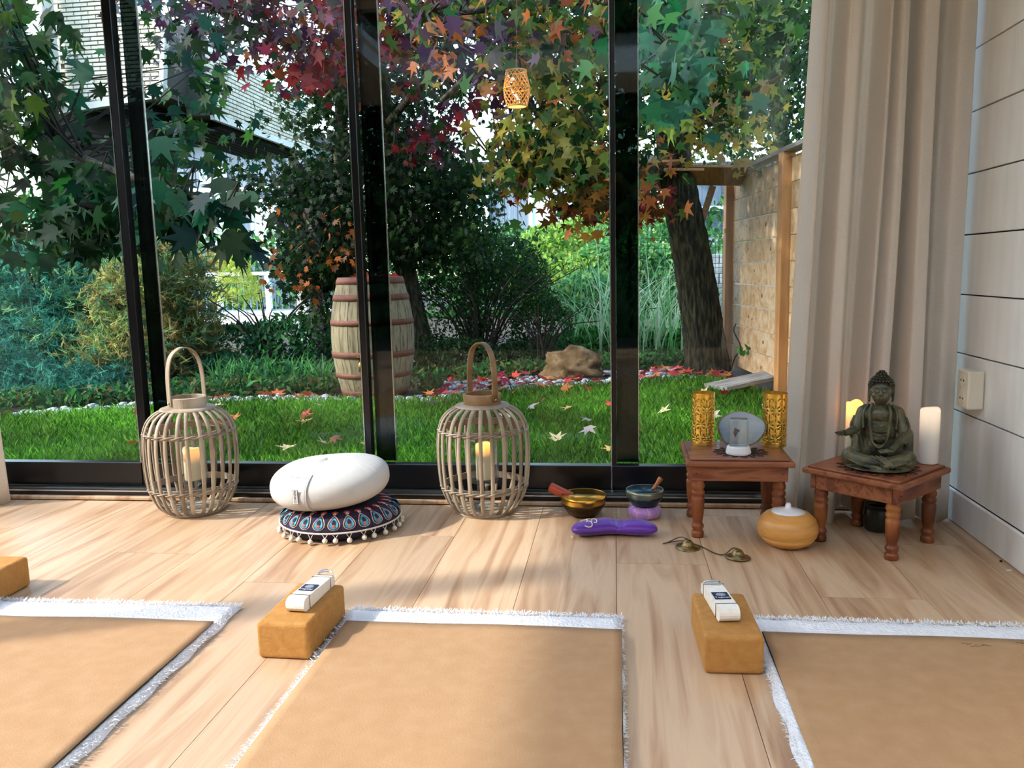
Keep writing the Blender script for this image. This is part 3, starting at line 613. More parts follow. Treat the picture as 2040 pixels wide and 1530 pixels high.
# facing -Y ; base plate of draped cloth
el((0, -.008, .008), (.104, .076, .013)); el((0, -.02, .006), (.098, .078, .010))
el((0, .02, .05), (.064, .046, .05)); el((0, .018, .105), (.052, .036, .055)); el((0, .016, .150), (.057, .034, .030))
cap((-.042, .016, .158), (.042, .016, .158), .020, .020)
cap((0, .012, .165), (0, .008, .192), .018, .017)
for s in (-1, 1):
    cap((s * .035, .01, .036), (s * .082, -.030, .032), .033, .026)          # thighs
    cap((s * .082, -.032, .030), (s * .015, -.062, .024), .025, .017)        # shins
    el((s * .07, -.015, .030), (.034, .036, .030))
cap((-.050, .014, .155), (-.066, -.002, .110), .019, .016); cap((-.066, -.002, .108), (-.096, -.048, .102), .014, .009)   # raised arm
cap((-.064, .0, .10), (-.060, -.012, .05), .016, .022); cap((-.066, -.02, .088), (-.062, -.026, .045), .009, .016)
el((-.104, -.058, .105), (.013, .014, .0055))
for i, (dx, dy) in enumerate(((-.010, -.010), (-.006, -.018), (0, -.021), (.006, -.018))):
    cap((-.106 + dx * .6, -.062 + dy * .2, .106), (-.112 + dx * 1.2, -.064 + dy, .106 - .002 * i), .0036, .0028, 8)
cap((-.096, -.062, .107), (-.102, -.074, .113), .0036, .003, 8)
cap((.050, .014, .155), (.068, .000, .105), .020, .018); cap((.076, .000, .102), (.040, -.050, .064), .018, .011)       # lowered arm
cap((.082, .006, .10), (.080, .004, .045), .014, .018); cap((.066, -.006, .095), (.05, -.02, .05), .012, .014)
el((.030, -.060, .060), (.015, .012, .007))
for i in range(4): cap((.026 - .003 * i, -.064 + .004 * i, .060), (.006 - .002 * i, -.066 + .005 * i, .054 + .001 * i), .0036, .0028, 8)
cap((.034, -.066, .063), (.022, -.074, .058), .0036, .003, 8)
# foot and cloth folds
cap((-.012, -.066, .024), (.028, -.064, .030), .011, .008); el((.022, -.076, .018), (.010, .012, .009))
def fold(pts, r): 
    q = smooth_path(pts, 5); b.tube(q, r, n=8)
for k in range(4): fold([(-.088 + .014 * k, -.054 - .003 * k, .030 - .001 * k), (-.05 + .012 * k, -.082, .020), (-.012 + .01 * k, -.086, .012 - .001 * k)], .0036)
for k in range(3): fold([(.09 - .012 * k, -.05 - .004 * k, .034), (.066 - .012 * k, -.074, .028), (.036 - .01 * k, -.084, .016)], .003)
for k in range(3): fold([(-.02 + .012 * k, -.06, .043), (.0 + .012 * k, -.074, .036), (.03 + .008 * k, -.084, .020)], .0034)
for s in (-1, 1):
    fold([(s * .022, -.004, .184), (s * .030, -.024, .16), (s * .026, -.030, .12), (s * .020, -.034, .082), (s * .008, -.044, .064)], .0045)
    fold([(s * .034, 0, .182), (s * .048, -.016, .155), (s * .046, -.02, .115)], .004)
    for k in range(3): fold([(s * (.074 + .004 * k), .008, .145 - .012 * k), (s * (.084), -.010, .118 - .014 * k), (s * .072, -.026, .100 - .012 * k)], .0032)
fold([(-.022, -.030, .112), (0, -.036, .108), (.022, -.030, .112)], .003); fold([(-.02, -.032, .102), (0, -.038, .098), (.02, -.032, .102)], .0025)
fold([(-.02, -.036, .078), (0, -.05, .066), (.02, -.036, .078)], .004); el((0, -.022, .088), (.022, .014, .016))
# head
HC = (0, .002, .222); el(HC, (.0325, .035, .034)); el((0, -.006, .207), (.026, .027, .026)); el((0, -.016, .197), (.014, .012, .010))
cap((0, -.032, .226), (0, -.0375, .214), .0028, .0048, 8); el((-.004, -.034, .2125), (.0035, .004, .003)); el((.004, -.034, .2125), (.0035, .004, .003))
for s in (-1, 1):
    el((s * .0125, -.0275, .2245), (.0085, .006, .0042)); fold([(s * .003, -.0335, .230), (s * .012, -.0325, .2335), (s * .023, -.024, .230)], .0016)
    fold([(s * .004, -.0325, .2225), (s * .0125, -.0335, .2205), (s * .021, -.0265, .2225)], .0011)
    el((s * .017, -.018, .209), (.009, .010, .009))
    cap((s * .0335, .004, .228), (s * .034, .003, .196), .005, .004, 8); el((s * .0345, .004, .229), (.0035, .007, .010)); el((s * .0335, .0025, .193), (.0035, .005, .006))
el((0, -.0325, .2045), (.0085, .004, .0019)); el((0, -.032, .2005), (.0065, .004, .0021)); el((0, -.0335, .236), (.0018, .0018, .0018))
o = b.build('body', m_bronze, bd, smooth=True)
m = o.modifiers.new('remesh', 'REMESH'); m.mode = 'VOXEL'; m.voxel_size = .0012; m.use_smooth_shade = True
m = o.modifiers.new('smooth', 'SMOOTH'); m.factor = .5; m.iterations = 1
h = MB(); cu = MB().ball((0, 0, 0), .0046, 8, 6).mesh('hair_curl', m_bronzehi, True)
hr = thing('hair'); hr.parent = bd
sh = MB(); sh.ball((0, .006, .232), (.0345, .0345, .029), 24, 14); sh.ball((0, .008, .258), (.0165, .0165, .015), 16, 10); sh.build('skull_cap', m_bronzehi, hr, smooth=True)
for lvl, (z, r, n) in enumerate(((.236, .0345, 24), (.243, .0325, 24), (.250, .0285, 20), (.256, .0225, 16), (.262, .0155, 12), (.268, .012, 9), (.2735, .006, 5))):
    for i in range(n):
        a = 2 * pi * (i + .5 * (lvl % 2)) / n
        if z < .24 and math.sin(a) < -.80: continue
        ob('hair_curl', cu, hr, loc=(r * math.cos(a), .006 + r * math.sin(a) * .98, z + (.006 if math.sin(a) < -.5 and z < .246 else 0)))
candle('pillar_candle', 'glowing orange pillar candle behind the left shoulder of the statue', .703, 2.502, TB[2] + .0005, .0235, .165, m_wB)
candle('pillar_candle', 'tall white pillar candle right of the bronze statue', .888, 2.425, TB[2] + .0005, .0265, .158, m_wC)
dp = thing('dark_pot', 'small dark glazed pot under the table with the statue', 'pot', (.78, 2.50, 0))
MB().lathe([(0, .001), (.032, .001), (.036, .006), (.038, .05), (.036, .075), (.030, .078), (.030, .07), (.032, .01), (0, .008)], 28).build('pot_body', m_darkpot, dp, smooth=True)
MB().tube([(.033 * math.cos(2 * pi * k / 30), .033 * math.sin(2 * pi * k / 30), .0785) for k in range(30)], .003, n=6, closed=True).build('lip', m_darkpot, dp)
# power outlet
po = thing('power_outlet', 'ivory surface mounted power outlet on the white plank wall', 'outlet', (XR - .002, 2.485, .43))
MB().box(-.044, 0, -.040, .040, -.055, .055).build('case', m_ivoryp, po, bevel=.005)
for z in (-.026, .026):
    k_ = MB().lathe([(0, .0004), (.0150, .0004), (.0165, .0015), (.0185, .0015), (.019, -.001)], 20).build('socket', m_ivoryp, po, loc=(-.0445, 0, z), rot=(0, -pi / 2, 0))
    for y in (-.0095, .0095): MB().lathe([(0, 0), (.0028, 0), (.0028, .0012), (0, .0012)], 10).build('pin_hole', m_lace, k_, loc=(0, y, .0002))
sc_ = MB().box(-.008, .008, -.003, .003, .0005, .0015).build('paper_scrap', m_plastic, loc=G(2010, 1137), rot=(0, 0, .4)); tag(sc_, 'tiny white scrap on the floor by the right wall', 'scrap')
kn = MB().ball((0, 0, .003), (.004, .003, .003), 8, 5).build('wood_crumb', m_lace, loc=G(1994, 1120)); tag(kn, 'tiny dark crumb on the floor by the right wall', 'crumb')

# ================================================================== mats, blocks, straps
def fleece(label, x0, x1, y0, y1, tilt=0):
    cx, cy = (x0 + x1) / 2, (y0 + y1) / 2; w, d = (x1 - x0) / 2, (y1 - y0) / 2
    t = thing('fleece_underlay', label, 'underlay', (cx, cy, 0), tilt, 'white fleece underlays')
    def fn(u, v):
        x, y = (2 * u - 1) * w, (2 * v - 1) * d; e = min(w - abs(x), d - abs(y)); z = .014 * min(1, max(0, e) / .012) ** .5 + .0015 * math.sin(70 * x + 5 * y) * math.sin(63 * y)
        jx = .004 * math.sin(41 * y) * (abs(2 * u - 1) > .98); jy = .004 * math.sin(37 * x + 2) * (abs(2 * v - 1) > .98)
        return (x + jx, y + jy, max(.0008, z))
    MB().grid(fn, 60, 90).build('sheet', m_fleece, t, smooth=True)
    n = 5200; per = []
    vs = np.zeros((n * 3, 3)); side = rng.random(n); q = rng.random(n) * 2 - 1
    for i in range(n):
        s = side[i]; j = rng.uniform(-.012, .002)
        if s < .42: p = np.array([q[i] * w, d + j, 0]); o_ = np.array([0, 1, 0])
        elif s < .7: p = np.array([-w - j, q[i] * d, 0]); o_ = np.array([-1, 0, 0])
        else: p = np.array([w + j, q[i] * d, 0]); o_ = np.array([1, 0, 0])
        z = rng.uniform(.001, .014); p[2] = z; tdir = np.array([-o_[1], o_[0], 0])
        tip = p + o_ * rng.uniform(.003, .010) + tdir * rng.uniform(-.005, .005) + np.array([0, 0, rng.uniform(-.004, .006)]); tip[2] = max(tip[2], .0005)
        vs[3 * i] = p - tdir * .0016; vs[3 * i + 1] = p + tdir * .0016; vs[3 * i + 2] = tip
    me = bpy.data.meshes.new('pile'); me.from_pydata(vs.tolist(), [], [(3 * i, 3 * i + 1, 3 * i + 2) for i in range(n)]); me.materials.append(m_fleece)
    tag(ob('pile', me, t), kind='stuff')
    return t
def mat_(label, x0, x1, y0, y1, tilt=0, marks=()):
    cx, cy = (x0 + x1) / 2, (y0 + y1) / 2; w, d = (x1 - x0) / 2, (y1 - y0) / 2
    t = thing('yoga_mat', label, 'mat', (cx, cy, .0162), tilt, 'cork yoga mats')
    MB().box(-w, w, -d, d, 0, .0028).build('rubber_back', m_rubber, t)
    def fn(u, v): x, y = (2 * u - 1) * w, (2 * v - 1) * d; return (x + .0015 * math.sin(9 * y), y + .0025 * math.sin(11 * x + 1) * (v > .9), .0032 + .0006 * math.sin(12 * x) * math.sin(8 * y))
    MB().grid(fn, 30, 60).build('cork_sheet', m_cork, t, smooth=True, solid=.0012)
    for (mx, my, s) in marks:
        k = MB()
        for i in range(7): k.tube([(mx + s * .05 * i / 7 + .006 * math.sin(3 * i), my + .008 * math.cos(5 * i), .0041), (mx + s * .05 * i / 7 + .012, my + .008 * math.cos(5 * i) + .006 * math.sin(i), .0041)], .0007, n=4)
        k.build('scuff_mark', m_cord, t)
fleece('white fleece underlay with shaggy edge under the middle cork mat', -.626, .012, -.05, 1.800)
mat_('tan cork yoga mat in the middle of the floor', -.610, .010, -.12, 1.712)
fleece('white fleece underlay with shaggy edge under the right cork mat', .288, .945, -.05, 1.815, -.004)
mat_('tan cork yoga mat at the right with small dark scuffs', .306, .930, -.12, 1.722, -.004, marks=((.10 - .02, .885, 1), (.19, .897, 1)))
fleece('white fleece underlay with shaggy edge under the left cork mat', -1.525, -.892, -.05, 1.795, .012)
mat_('tan cork yoga mat at the left picture edge', -1.535, -.905, -.12, 1.683, .012)
def block(label, x, y, rz):
    o = MB().box(-.0575, .0575, -.112, .112, 0.0005, .080).build('yoga_block', m_corkblk, None, bevel=.009, seg=4, loc=(x, y, 0), rot=(0, 0, rz))
    for p in o.data.polygons: p.use_smooth = False
    return tag(o, label, 'yoga block', 'cork yoga blocks')
block('cork yoga block with a white strap beside the middle mat', -.692, 1.665, -.02)
block('cork yoga block with a white strap beside the right mat', .226, 1.672, .03)
block('cork yoga block cut off by the left picture edge', -1.60, 1.80, 0)
def strap(label, x, y, z, rz, ring_back):
    t = thing('yoga_strap', label, 'strap', (x, y, z), rz, 'folded cotton straps')
    L, W2, H = .082, .021, .030
    out = [(-L + .012, 0), (L, 0.0), (L + .006, .006), (L + .004, .018), (L - .004, .024)] + [(0, .027)] + [(-L + .02, H)] + [(-L + .015 + .015 * math.cos(a), H / 2 + H / 2 * math.sin(a)) for a in np.linspace(pi / 2 + .2, 3 * pi / 2, 8)]
    vs = [(sx * W2, yy, zz + .0005) for sx in (-1, 1) for yy, zz in out]; n = len(out)
    MB().add(vs, [tuple(range(n))[::-1], tuple(range(n, 2 * n))] + [(i, n + i, n + (i + 1) % n, (i + 1) % n) for i in range(n)]).build('webbing_bundle', m_strap, t, bevel=.0012)
    for k in range(1, 5): MB().box(-W2 - .0003, W2 + .0003, -L + .02, L - .004, H * k / 5.5 - .0003, H * k / 5.5 + .0003).build('webbing_edge', m_tagpr if False else m_goldpr, t)
    for yy, zz in ((-L + .030, H - .0003), (L - .022, .0268)):
        MB().tube([(-W2 - .001, yy, .001), (-W2 - .001, yy, zz + .0012), (W2 + .001, yy, zz + .0012), (W2 + .001, yy, .001)], .0008, n=5).build('tie_thread', m_cord, t)
    zl = .0292; sl = thing('brand_label'); sl.parent = t; sl.location = (0, -.008, zl); sl.rotation_euler = (-.035, 0, 0)
    MB().box(-.0165, .0165, -.019, .019, -.0004, .0008).build('label_cloth', m_navlab, sl)
    ob('label_lettering', TX_STRAP, sl, loc=(0, -.0118, .0011))
    em = MB()
    for ring, (rr, nn) in enumerate(((.0028, 6), (.0058, 9), (.0088, 12))):
        for i in range(nn):
            a = 2 * pi * (i + ring * .5) / nn; c = (rr * math.cos(a), .004 + rr * math.sin(a) * .85, .0011)
            em.tube([(c[0] + .0016 * math.cos(q), c[1] + .0016 * math.sin(q), c[2]) for q in np.linspace(0, 2 * pi, 8, endpoint=False)], .00022, n=4, closed=True)
    em.build('lotus_emblem', m_labwh, sl)
    for k in (0, 1):
        A = (.5 if ring_back else 2.45) + .12 * k
        pts = [(.019 * math.cos(q), .016 * math.sin(q) * math.cos(A), .016 * math.sin(q) * math.sin(A)) for q in np.linspace(0, pi, 14)]
        MB().tube([(p[0], L - .002 + p[1], .021 + .003 * k + p[2]) for p in pts] , .0016, n=7).build('d_ring', m_chrome, t, smooth=True)
        MB().tube([(-.019, L - .002, .021 + .003 * k), (.019, L - .002, .021 + .003 * k)], .0016, n=7).build('d_ring_bar', m_chrome, t)
strap('folded white cotton strap with rings raised on the block beside the middle mat', -.680, 1.685, .0805, -.06, True)
strap('folded white cotton strap with rings folded flat on the block beside the right mat', .218, 1.700, .0805, .12, False)

# ================================================================== garden ground
ZG = -.22
gr = MB(); gr.add([(-60, 2.95, ZG - .03), (60, 2.95, ZG - .03), (60, 90, ZG - .03), (-60, 90, ZG - .03), (-60, -60, ZG - .03), (60, -60, ZG - .03)], [(0, 1, 2, 3), (4, 5, 1, 0)])
gr = gr.build('ground', m_soil); tag(gr, kind='structure')
LE = [(-9, 3.9), (-6.2, 4.9), (-4.5, 5.65), (-3.05, 6.28), (-2.1, 6.30), (-1.45, 6.30), (-.95, 6.75), (-.45, 7.05), (.1, 7.25), (.6, 7.5), (1.0, 7.3), (1.25, 6.3), (1.6, 5.2), (2.2, 4.0)]
led = [tuple(p) for p in smooth_path([np.array(p) for p in LE], 6)]
def lawn_edge(x): return float(np.interp(x, [p[0] for p in led], [p[1] for p in led]))
lw = MB().prism([(-9, 2.95)] + [] + [(2.2, 2.95)] + led[::-1], ZG - .03, ZG, 0).build('lawn', m_turf); tag(lw, kind='structure')
def colored(name, vs, fs, cols_v, mat, parent=None, smooth=False):
    me = bpy.data.meshes.new(name); nv, nf, k = len(vs), len(fs), fs.shape[1]
    me.vertices.add(nv); me.vertices.foreach_set('co', np.asarray(vs, np.float32).ravel())
    me.loops.add(nf * k); me.loops.foreach_set('vertex_index', np.asarray(fs, np.int32).ravel())
    me.polygons.add(nf); me.polygons.foreach_set('loop_start', np.arange(nf, dtype=np.int32) * k)
    me.update(calc_edges=True); me.validate()
    at = me.color_attributes.new('Col', 'FLOAT_COLOR', 'POINT')
    c4 = np.ones((nv, 4), np.float32); c4[:, :3] = cols_v; at.data.foreach_set('color', c4.ravel())
    me.materials.append(mat)
    if name is None: return me
    return ob(name, me, parent)
# grass blades
def blades(n, xf, hmin, hmax, pal, w=.003):
    xy = xf(n); n = len(xy); h = rng.uniform(hmin, hmax, n); a = rng.uniform(0, 2 * pi, n); ln = rng.uniform(.1, .7, n) * h; la = rng.uniform(0, 2 * pi, n)
    vs = np.zeros((n, 4, 3)); dx = np.stack([np.cos(a), np.sin(a)], 1) * w
    vs[:, 0, :2] = xy - dx; vs[:, 1, :2] = xy + dx
    mid = xy + np.stack([np.cos(la), np.sin(la)], 1) * (ln * .35)[:, None]; tip = xy + np.stack([np.cos(la), np.sin(la)], 1) * ln[:, None]
    vs[:, 2, :2] = mid; vs[:, 3, :2] = tip; vs[:, :2, 2] = ZG - .005; vs[:, 2, 2] = ZG + h * .65; vs[:, 3, 2] = ZG + h
    f = np.array([[0, 1, 2], [2, 1, 3]]); f = np.array([[0, 1, 2], [0, 2, 3]])
    fs = (np.arange(n)[:, None, None] * 4 + np.array([[0, 1, 2], [2, 1, 3]])[None]).reshape(-1, 3)
    c = np.array(pal)[rng.integers(0, len(pal), n)] * (rng.uniform(.7, 1.3, n) * (1 + .35 * np.sin(3.1 * xy[:, 0] + 2 * np.sin(2.3 * xy[:, 1]))))[:, None]
    return vs.reshape(-1, 3), fs, np.repeat(c, 4, 0)
def lawn_pts(n):
    x = rng.uniform(-6.5, 1.9, n); y = 2.98 + (rng.random(n) ** 1.1) * 4.6; k = y < np.interp(x, [p[0] for p in led], [p[1] for p in led]) + .03
    k &= (x > -.75 * y - .6); return np.stack([x[k], y[k]], 1)
v_, f_, c_ = blades(120000, lawn_pts, .025, .07, [(.05, .17, .012), (.08, .24, .02), (.035, .12, .012), (.13, .30, .03)])
tag(colored('lawn_grass', v_, f_, c_, m_grass), 'short bright green lawn grass outside the glass doors', 'grass', kind='stuff')

# ================================================================== leaf shapes
def leafshape(lobes, cut=.42, fold=.10):
    """pointed lobes round a centre; local x width, y towards the tip"""
    pts = []; 
    for (ang, ln) in lobes: pts.append((ang, ln))
    out = []
    for i, (a, l) in enumerate(pts):
        out.append((l * math.sin(a), l * math.cos(a)))
        if i < len(pts) - 1: a2 = (a + pts[i + 1][0]) / 2; out.append((cut * math.sin(a2), cut * math.cos(a2)))
    out.append((.03, -.42)); out.insert(0, (-.03, -.42)) if False else None
    v = [(0, -.05, 0)] + [(x, y, fold * abs(x) - .10 * (x * x + y * y)) for x, y in out]
    n = len(out); f = [(0, 1 + (i + 1) % n, 1 + i) for i in range(n)]
    return np.array(v, float) * .62, np.array(f)
STAR = leafshape([(-2.0, .62), (-1.05, .92), (0, 1.0), (1.05, .92), (2.0, .62)], .36)
MAPLE = leafshape([(-2.3, .45), (-1.55, .75), (-.75, .95), (0, 1.05), (.75, .95), (1.55, .75), (2.3, .45)], .40)
OVAL = (np.array([(0, -.5, 0), (.26, -.12, .06), (.22, .22, .05), (0, .55, -.04), (-.22, .22, .05), (-.26, -.12, .06)]), np.array([(0, 1, 2), (0, 2, 3), (0, 3, 4), (0, 4, 5)]))
DIAM = (np.array([(0, -.5, 0), (.2, 0, .05), (0, .5, -.03), (-.2, 0, .05)]), np.array([(0, 1, 2), (0, 2, 3)]))
NEED = (np.array([(-.05, -.5, 0), (.05, -.5, 0), (.035, .1, .01), (0, .55, .0), (-.035, .1, .01)]), np.array([(0, 1, 2), (0, 2, 3), (0, 3, 4)]))
def frames(n, down=.6, side=1.0, facing=.5):
    t = rng.normal(0, side, (n, 3)); t[:, 2] -= down * 1.6; t /= np.linalg.norm(t, axis=1)[:, None]
    nn = rng.normal(0, 1, (n, 3)) + np.array([-.35, -.9, .6]) * facing * 2; nn -= t * (nn * t).sum(1)[:, None]; nn /= np.linalg.norm(nn, axis=1)[:, None] + 1e-9
    return np.cross(t, nn), t, nn
def cloudarrays(shape, pos, size, fr, col):
    v, f = shape; X, T, N = fr; n = len(pos); k = len(v)
    vs = pos[:, None, :] + size[:, None, None] * (v[None, :, 0:1] * X[:, None] + v[None, :, 1:2] * T[:, None] + v[None, :, 2:3] * N[:, None])
    fs = (np.arange(n)[:, None, None] * k + f[None]).reshape(-1, 3)
    return vs.reshape(-1, 3), fs, np.repeat(col, k, 0)
def cloud(name, shape, pos, size, fr, col, mat, parent=None):
    return colored(name, *cloudarrays(shape, pos, size, fr, col), mat, parent)
def project(p):
    d = p - CC; z = d @ CW; return np.stack([1020 + F_PX * (d @ CR) / z, 765 - F_PX * (d @ CU) / z], 1), z
def palette(pal, n, jit=.25):
    c = np.array(pal)[rng.integers(0, len(pal), n)]; return np.clip(c * rng.uniform(1 - jit, 1 + jit, (n, 1)), 0, 1)
def vol(px0, px1, py0, py1, Y0, Y1, ncl, per, spread, size, pal, down=.6, zflat=.7, facing=.5, alb=.5):
    """leaf clusters through a block of space; returns arrays"""
    out = []
    cen = np.array([P(rng.uniform(px0, px1), rng.uniform(py0, py1), rng.uniform(Y0, Y1)) for _ in range(ncl)])
    n = ncl * per; pos = np.repeat(cen, per, 0) + rng.normal(0, spread, (n, 3)) * np.array([1, 1, zflat])
    cp = palette(pal, ncl, .3); col = np.where((rng.random(n) < .6)[:, None], np.repeat(cp, per, 0), palette(pal, n)) * rng.uniform(.7, 1.3, (n, 1))
    return pos, size * rng.uniform(.65, 1.25, n), frames(n, down, facing=facing), np.clip(col * alb, 0, 1), cen
def join(vs):
    return np.concatenate([v[0] for v in vs]), np.concatenate([v[1] for v in vs]), tuple(np.concatenate([v[2][i] for v in vs]) for i in range(3)), np.concatenate([v[3] for v in vs])
LEAFMESH = {}
def leaf_parts(root, shape, key, arr, nmax, mat=None):
    """the largest-showing leaves become parts of their own; the rest is one joined part"""
    pos, size, fr, col = arr; px, z = project(pos)
    show = np.where((px[:, 0] > -20) & (px[:, 0] < 2060) & (px[:, 1] > -30) & (px[:, 1] < 1000) & (z > 1), size / z, 0)
    idx = np.argsort(-show)[:nmax]; rest = np.setdiff1d(np.arange(len(pos)), idx)
    q = (np.sqrt(col[idx]) * 11).round().astype(int)
    for i, cq in zip(idx, q):
        k = (key,) + tuple(cq)
        if k not in LEAFMESH:
            c = np.clip((np.array(cq) / 11) ** 2 + .004, 0, 1)
            o = colored('leaf', shape[0], shape[1], np.tile(c, (len(shape[0]), 1)), mat or m_leaf); LEAFMESH[k] = o.data; bpy.data.objects.remove(o)
        X, T, N = fr[0][i], fr[1][i], fr[2][i]; s = float(size[i])
        o = ob('leaf', LEAFMESH[k], root); o.matrix_basis = Matrix(((X[0] * s, T[0] * s, N[0] * s, pos[i][0]), (X[1] * s, T[1] * s, N[1] * s, pos[i][1]), (X[2] * s, T[2] * s, N[2] * s, pos[i][2]), (0, 0, 0, 1)))
    if len(rest): tag(cloud('foliage', shape, pos[rest], size[rest], tuple(f[rest] for f in fr), col[rest], mat or m_leaf, root), kind='stuff')
def twigs(name, root, origins, cens, r=.006, sag=.0):
    m = MB(); O = np.array(origins)
    for c in cens:
        o = O[np.argmin(((O - c) ** 2).sum(1))]; md = (o + c) / 2 + rng.normal(0, .08, 3); md[2] += .06
        m.tube([o, md, c], [r * 1.6, r, r * .4], n=4)
    tag(m.build(name, m_twig, root), kind='stuff')
def branch(root, pts, r0, r1, name='branch', mat=None, n=8):
    p = smooth_path(pts, 5); k = len(p); MB().tube(p, [r0 + (r1 - r0) * i / (k - 1) for i in range(k)], n=n).build(name, mat or m_bark, root, smooth=True); return [np.array(q) for q in p]

# ================================================================== leaning tree by the fence
GD, GM, GY = (.015, .06, .012), (.05, .16, .03), (.22, .30, .04)
YE, ORA, RED, PUR, TEA, BRN = (.50, .38, .06), (.50, .15, .03), (.36, .03, .04), (.10, .035, .07), (.03, .20, .09), (.25, .10, .03)
sg = thing('sweetgum_tree', 'leaning dark barked tree with star shaped autumn leaves beside the wooden fence', 'tree', (0, 0, 0))
tb = G(1411, 740, ZG); TY = tb[1]
tp = [tb + np.array((0, 0, -.1)), P(1405, 690, TY), P(1380, 520, TY - .05), P(1352, 370, TY - .15), P(1338, 270, TY - .2)]
pth = smooth_path(tp, 22); rad = [.215 * (1 + .25 * math.exp(-i / 8.0)) * (1 - .33 * i / len(pth)) for i in range(len(pth))]
tk = MB(); nn = 96
for i, p in enumerate(pth):
    for k in range(nn):
        a = 2 * pi * k / nn; w_ = a * 15 + .9 * math.sin(i * .22 + 3 * math.sin(a * 2)) + .5 * math.sin(i * .6 + a * 5)
        rr = rad[i] * (1 + .05 * (1 - 2 * abs(math.sin(w_)) ** .7) + .02 * math.sin(i * .9 + 7 * a) + .012 * random.uniform(-1, 1)); tk.v.append((p[0] + rr * math.cos(a), p[1] + rr * math.sin(a), p[2]))
for i in range(len(pth) - 1):
    for k in range(nn): tk.f.append((i * nn + k, i * nn + (k + 1) % nn, (i + 1) * nn + (k + 1) % nn, (i + 1) * nn + k)); tk.m.append(0)
tk.build('trunk', m_bark, sg, smooth=True)
top = np.array(tp[-1]); nodes = []
nodes += branch(sg, [top - (0, 0, .1), P(1322, 180, TY - .8), P(1300, 60, TY - 1.6), P(1260, -80, TY - 2.4)], .13, .06)
nodes += branch(sg, [top - (0, 0, .25), P(1385, 215, TY - .2), P(1420, 90, TY - .4), P(1440, -60, TY - .6)], .12, .06)
nodes += branch(sg, [P(1318, 170, TY - .8), P(1180, 220, TY - 1.2), P(1080, 300, TY - 1.5), P(1000, 340, TY - 1.6)], .05, .015)
nodes += branch(sg, [P(1290, 40, TY - 1.7), P(1120, 90, TY - 2.3), P(980, 120, TY - 2.8), P(880, 200, TY - 3)], .06, .015)
nodes += branch(sg, [P(1330, 330, TY - .3), P(1270, 370, TY - .6), P(1180, 390, TY - .8), P(1120, 420, TY - .9)], .035, .01)
nodes += branch(sg, [P(1390, 200, TY - .3), P(1480, 190, TY - .5), P(1560, 150, TY - .7)], .04, .012)
nodes += branch(sg, [P(1262, -60, TY - 2.4), P(1310, 20, TY - 3.6), P(1330, 90, TY - 4.3)], .03, .008)
nodes += branch(sg, [P(1100, -10, TY - 2.6), P(960, 20, TY - 3.2), P(850, 30, TY - 3.6)], .03, .008)
V = [vol(840, 1215, -140, 70, 4.6, 7.2, 46, 26, .24, .125, [GM, GD, GY, PUR, PUR, ORA, YE, GM]),
     vol(830, 1010, -60, 130, 4.2, 5.4, 12, 16, .2, .125, [PUR, GM, (.09, .06, .10), ORA]),
     vol(1030, 1215, 60, 320, 5.2, 7.4, 44, 26, .22, .125, [GY, GM, YE, GM, GD, (.3, .28, .05)]),
     vol(880, 1000, 130, 230, 5.5, 7.0, 8, 16, .15, .12, [PUR, GD, RED, PUR]),
     vol(1020, 1190, 250, 350, 6.0, 7.4, 20, 22, .16, .125, [GY, YE, GD, GM]),
     vol(1040, 1230, 310, 410, 6.4, 7.6, 20, 20, .15, .13, [ORA, BRN, (.7, .3, .05), RED, YE]),
     vol(1100, 1250, 400, 440, 6.8, 7.4, 5, 14, .10, .13, [ORA, BRN, RED]),
     vol(1240, 1330, 400, 440, 6.8, 7.6, 6, 16, .10, .13, [ORA, RED, BRN]),
     vol(1270, 1380, -60, 190, 3.5, 4.3, 12, 13, .12, .135, [TEA, TEA, (.05, .26, .10), (.04, .16, .07)], down=.9, facing=.9),
     vol(1280, 1380, 200, 240, 4.0, 4.6, 3, 9, .08, .12, [YE, (.6, .4, .15), GY]),
     vol(1265, 1600, -120, 60, 5.6, 8.6, 34, 26, .26, .125, [GD, GM, GD, GY]),
     vol(1280, 1470, 60, 260, 6.4, 8.8, 30, 24, .22, .12, [GD, GM, YE, GY, GD]),
     vol(1400, 1490, 150, 320, 6.4, 8.4, 14, 20, .16, .12, [GM, YE, GY, (.5, .35, .12)]),
     vol(1225, 1275, -80, 440, 5.6, 7.6, 22, 20, .2, .125, [GD, GM, ORA, GY])]
arr = join(V); leaf_parts(sg, STAR, 'star', arr, 300)
twigs('twigs', sg, nodes, np.concatenate([v[4] for v in V]))
# plank platform round the trunk
pl = thing('tree_platform', 'rough plank platform nailed around the leaning trunk', 'platform', (0, 0, 0))
PC = P(1352, 352, TY - .12)
def plank_at(parent, name, c, lx, ly, lz, rot, mat): return MB().box(-lx / 2, lx / 2, -ly / 2, ly / 2, -lz / 2, lz / 2).build(name, mat, parent, loc=c, rot=rot, bevel=.004)
plank_at(pl, 'plank', PC + np.array((-.33, -.10, .00)), .56, .52, .024, (-.42, -.05, .3), m_rawply)
plank_at(pl, 'plank', PC + np.array((.33, -.08, -.01)), .56, .40, .024, (-.32, .06, -.1), m_rawply)
plank_at(pl, 'plank', PC + np.array((.08, .30, .05)), .62, .20, .024, (.06, .02, -.05), m_rawply)
plank_at(pl, 'plank', PC + np.array((.02, -.30, .03)), .34, .14, .024, (.1, .03, .1), m_rawply)
bmid = (P(1408, 395, TY) + P(1390, 470, TY)) / 2
MB().box(-.03, .03, -.02, .02, -.26, .26).build('brace', m_rawply, pl, loc=P(1403, 425, TY - .05), rot=(0, .30, 0))

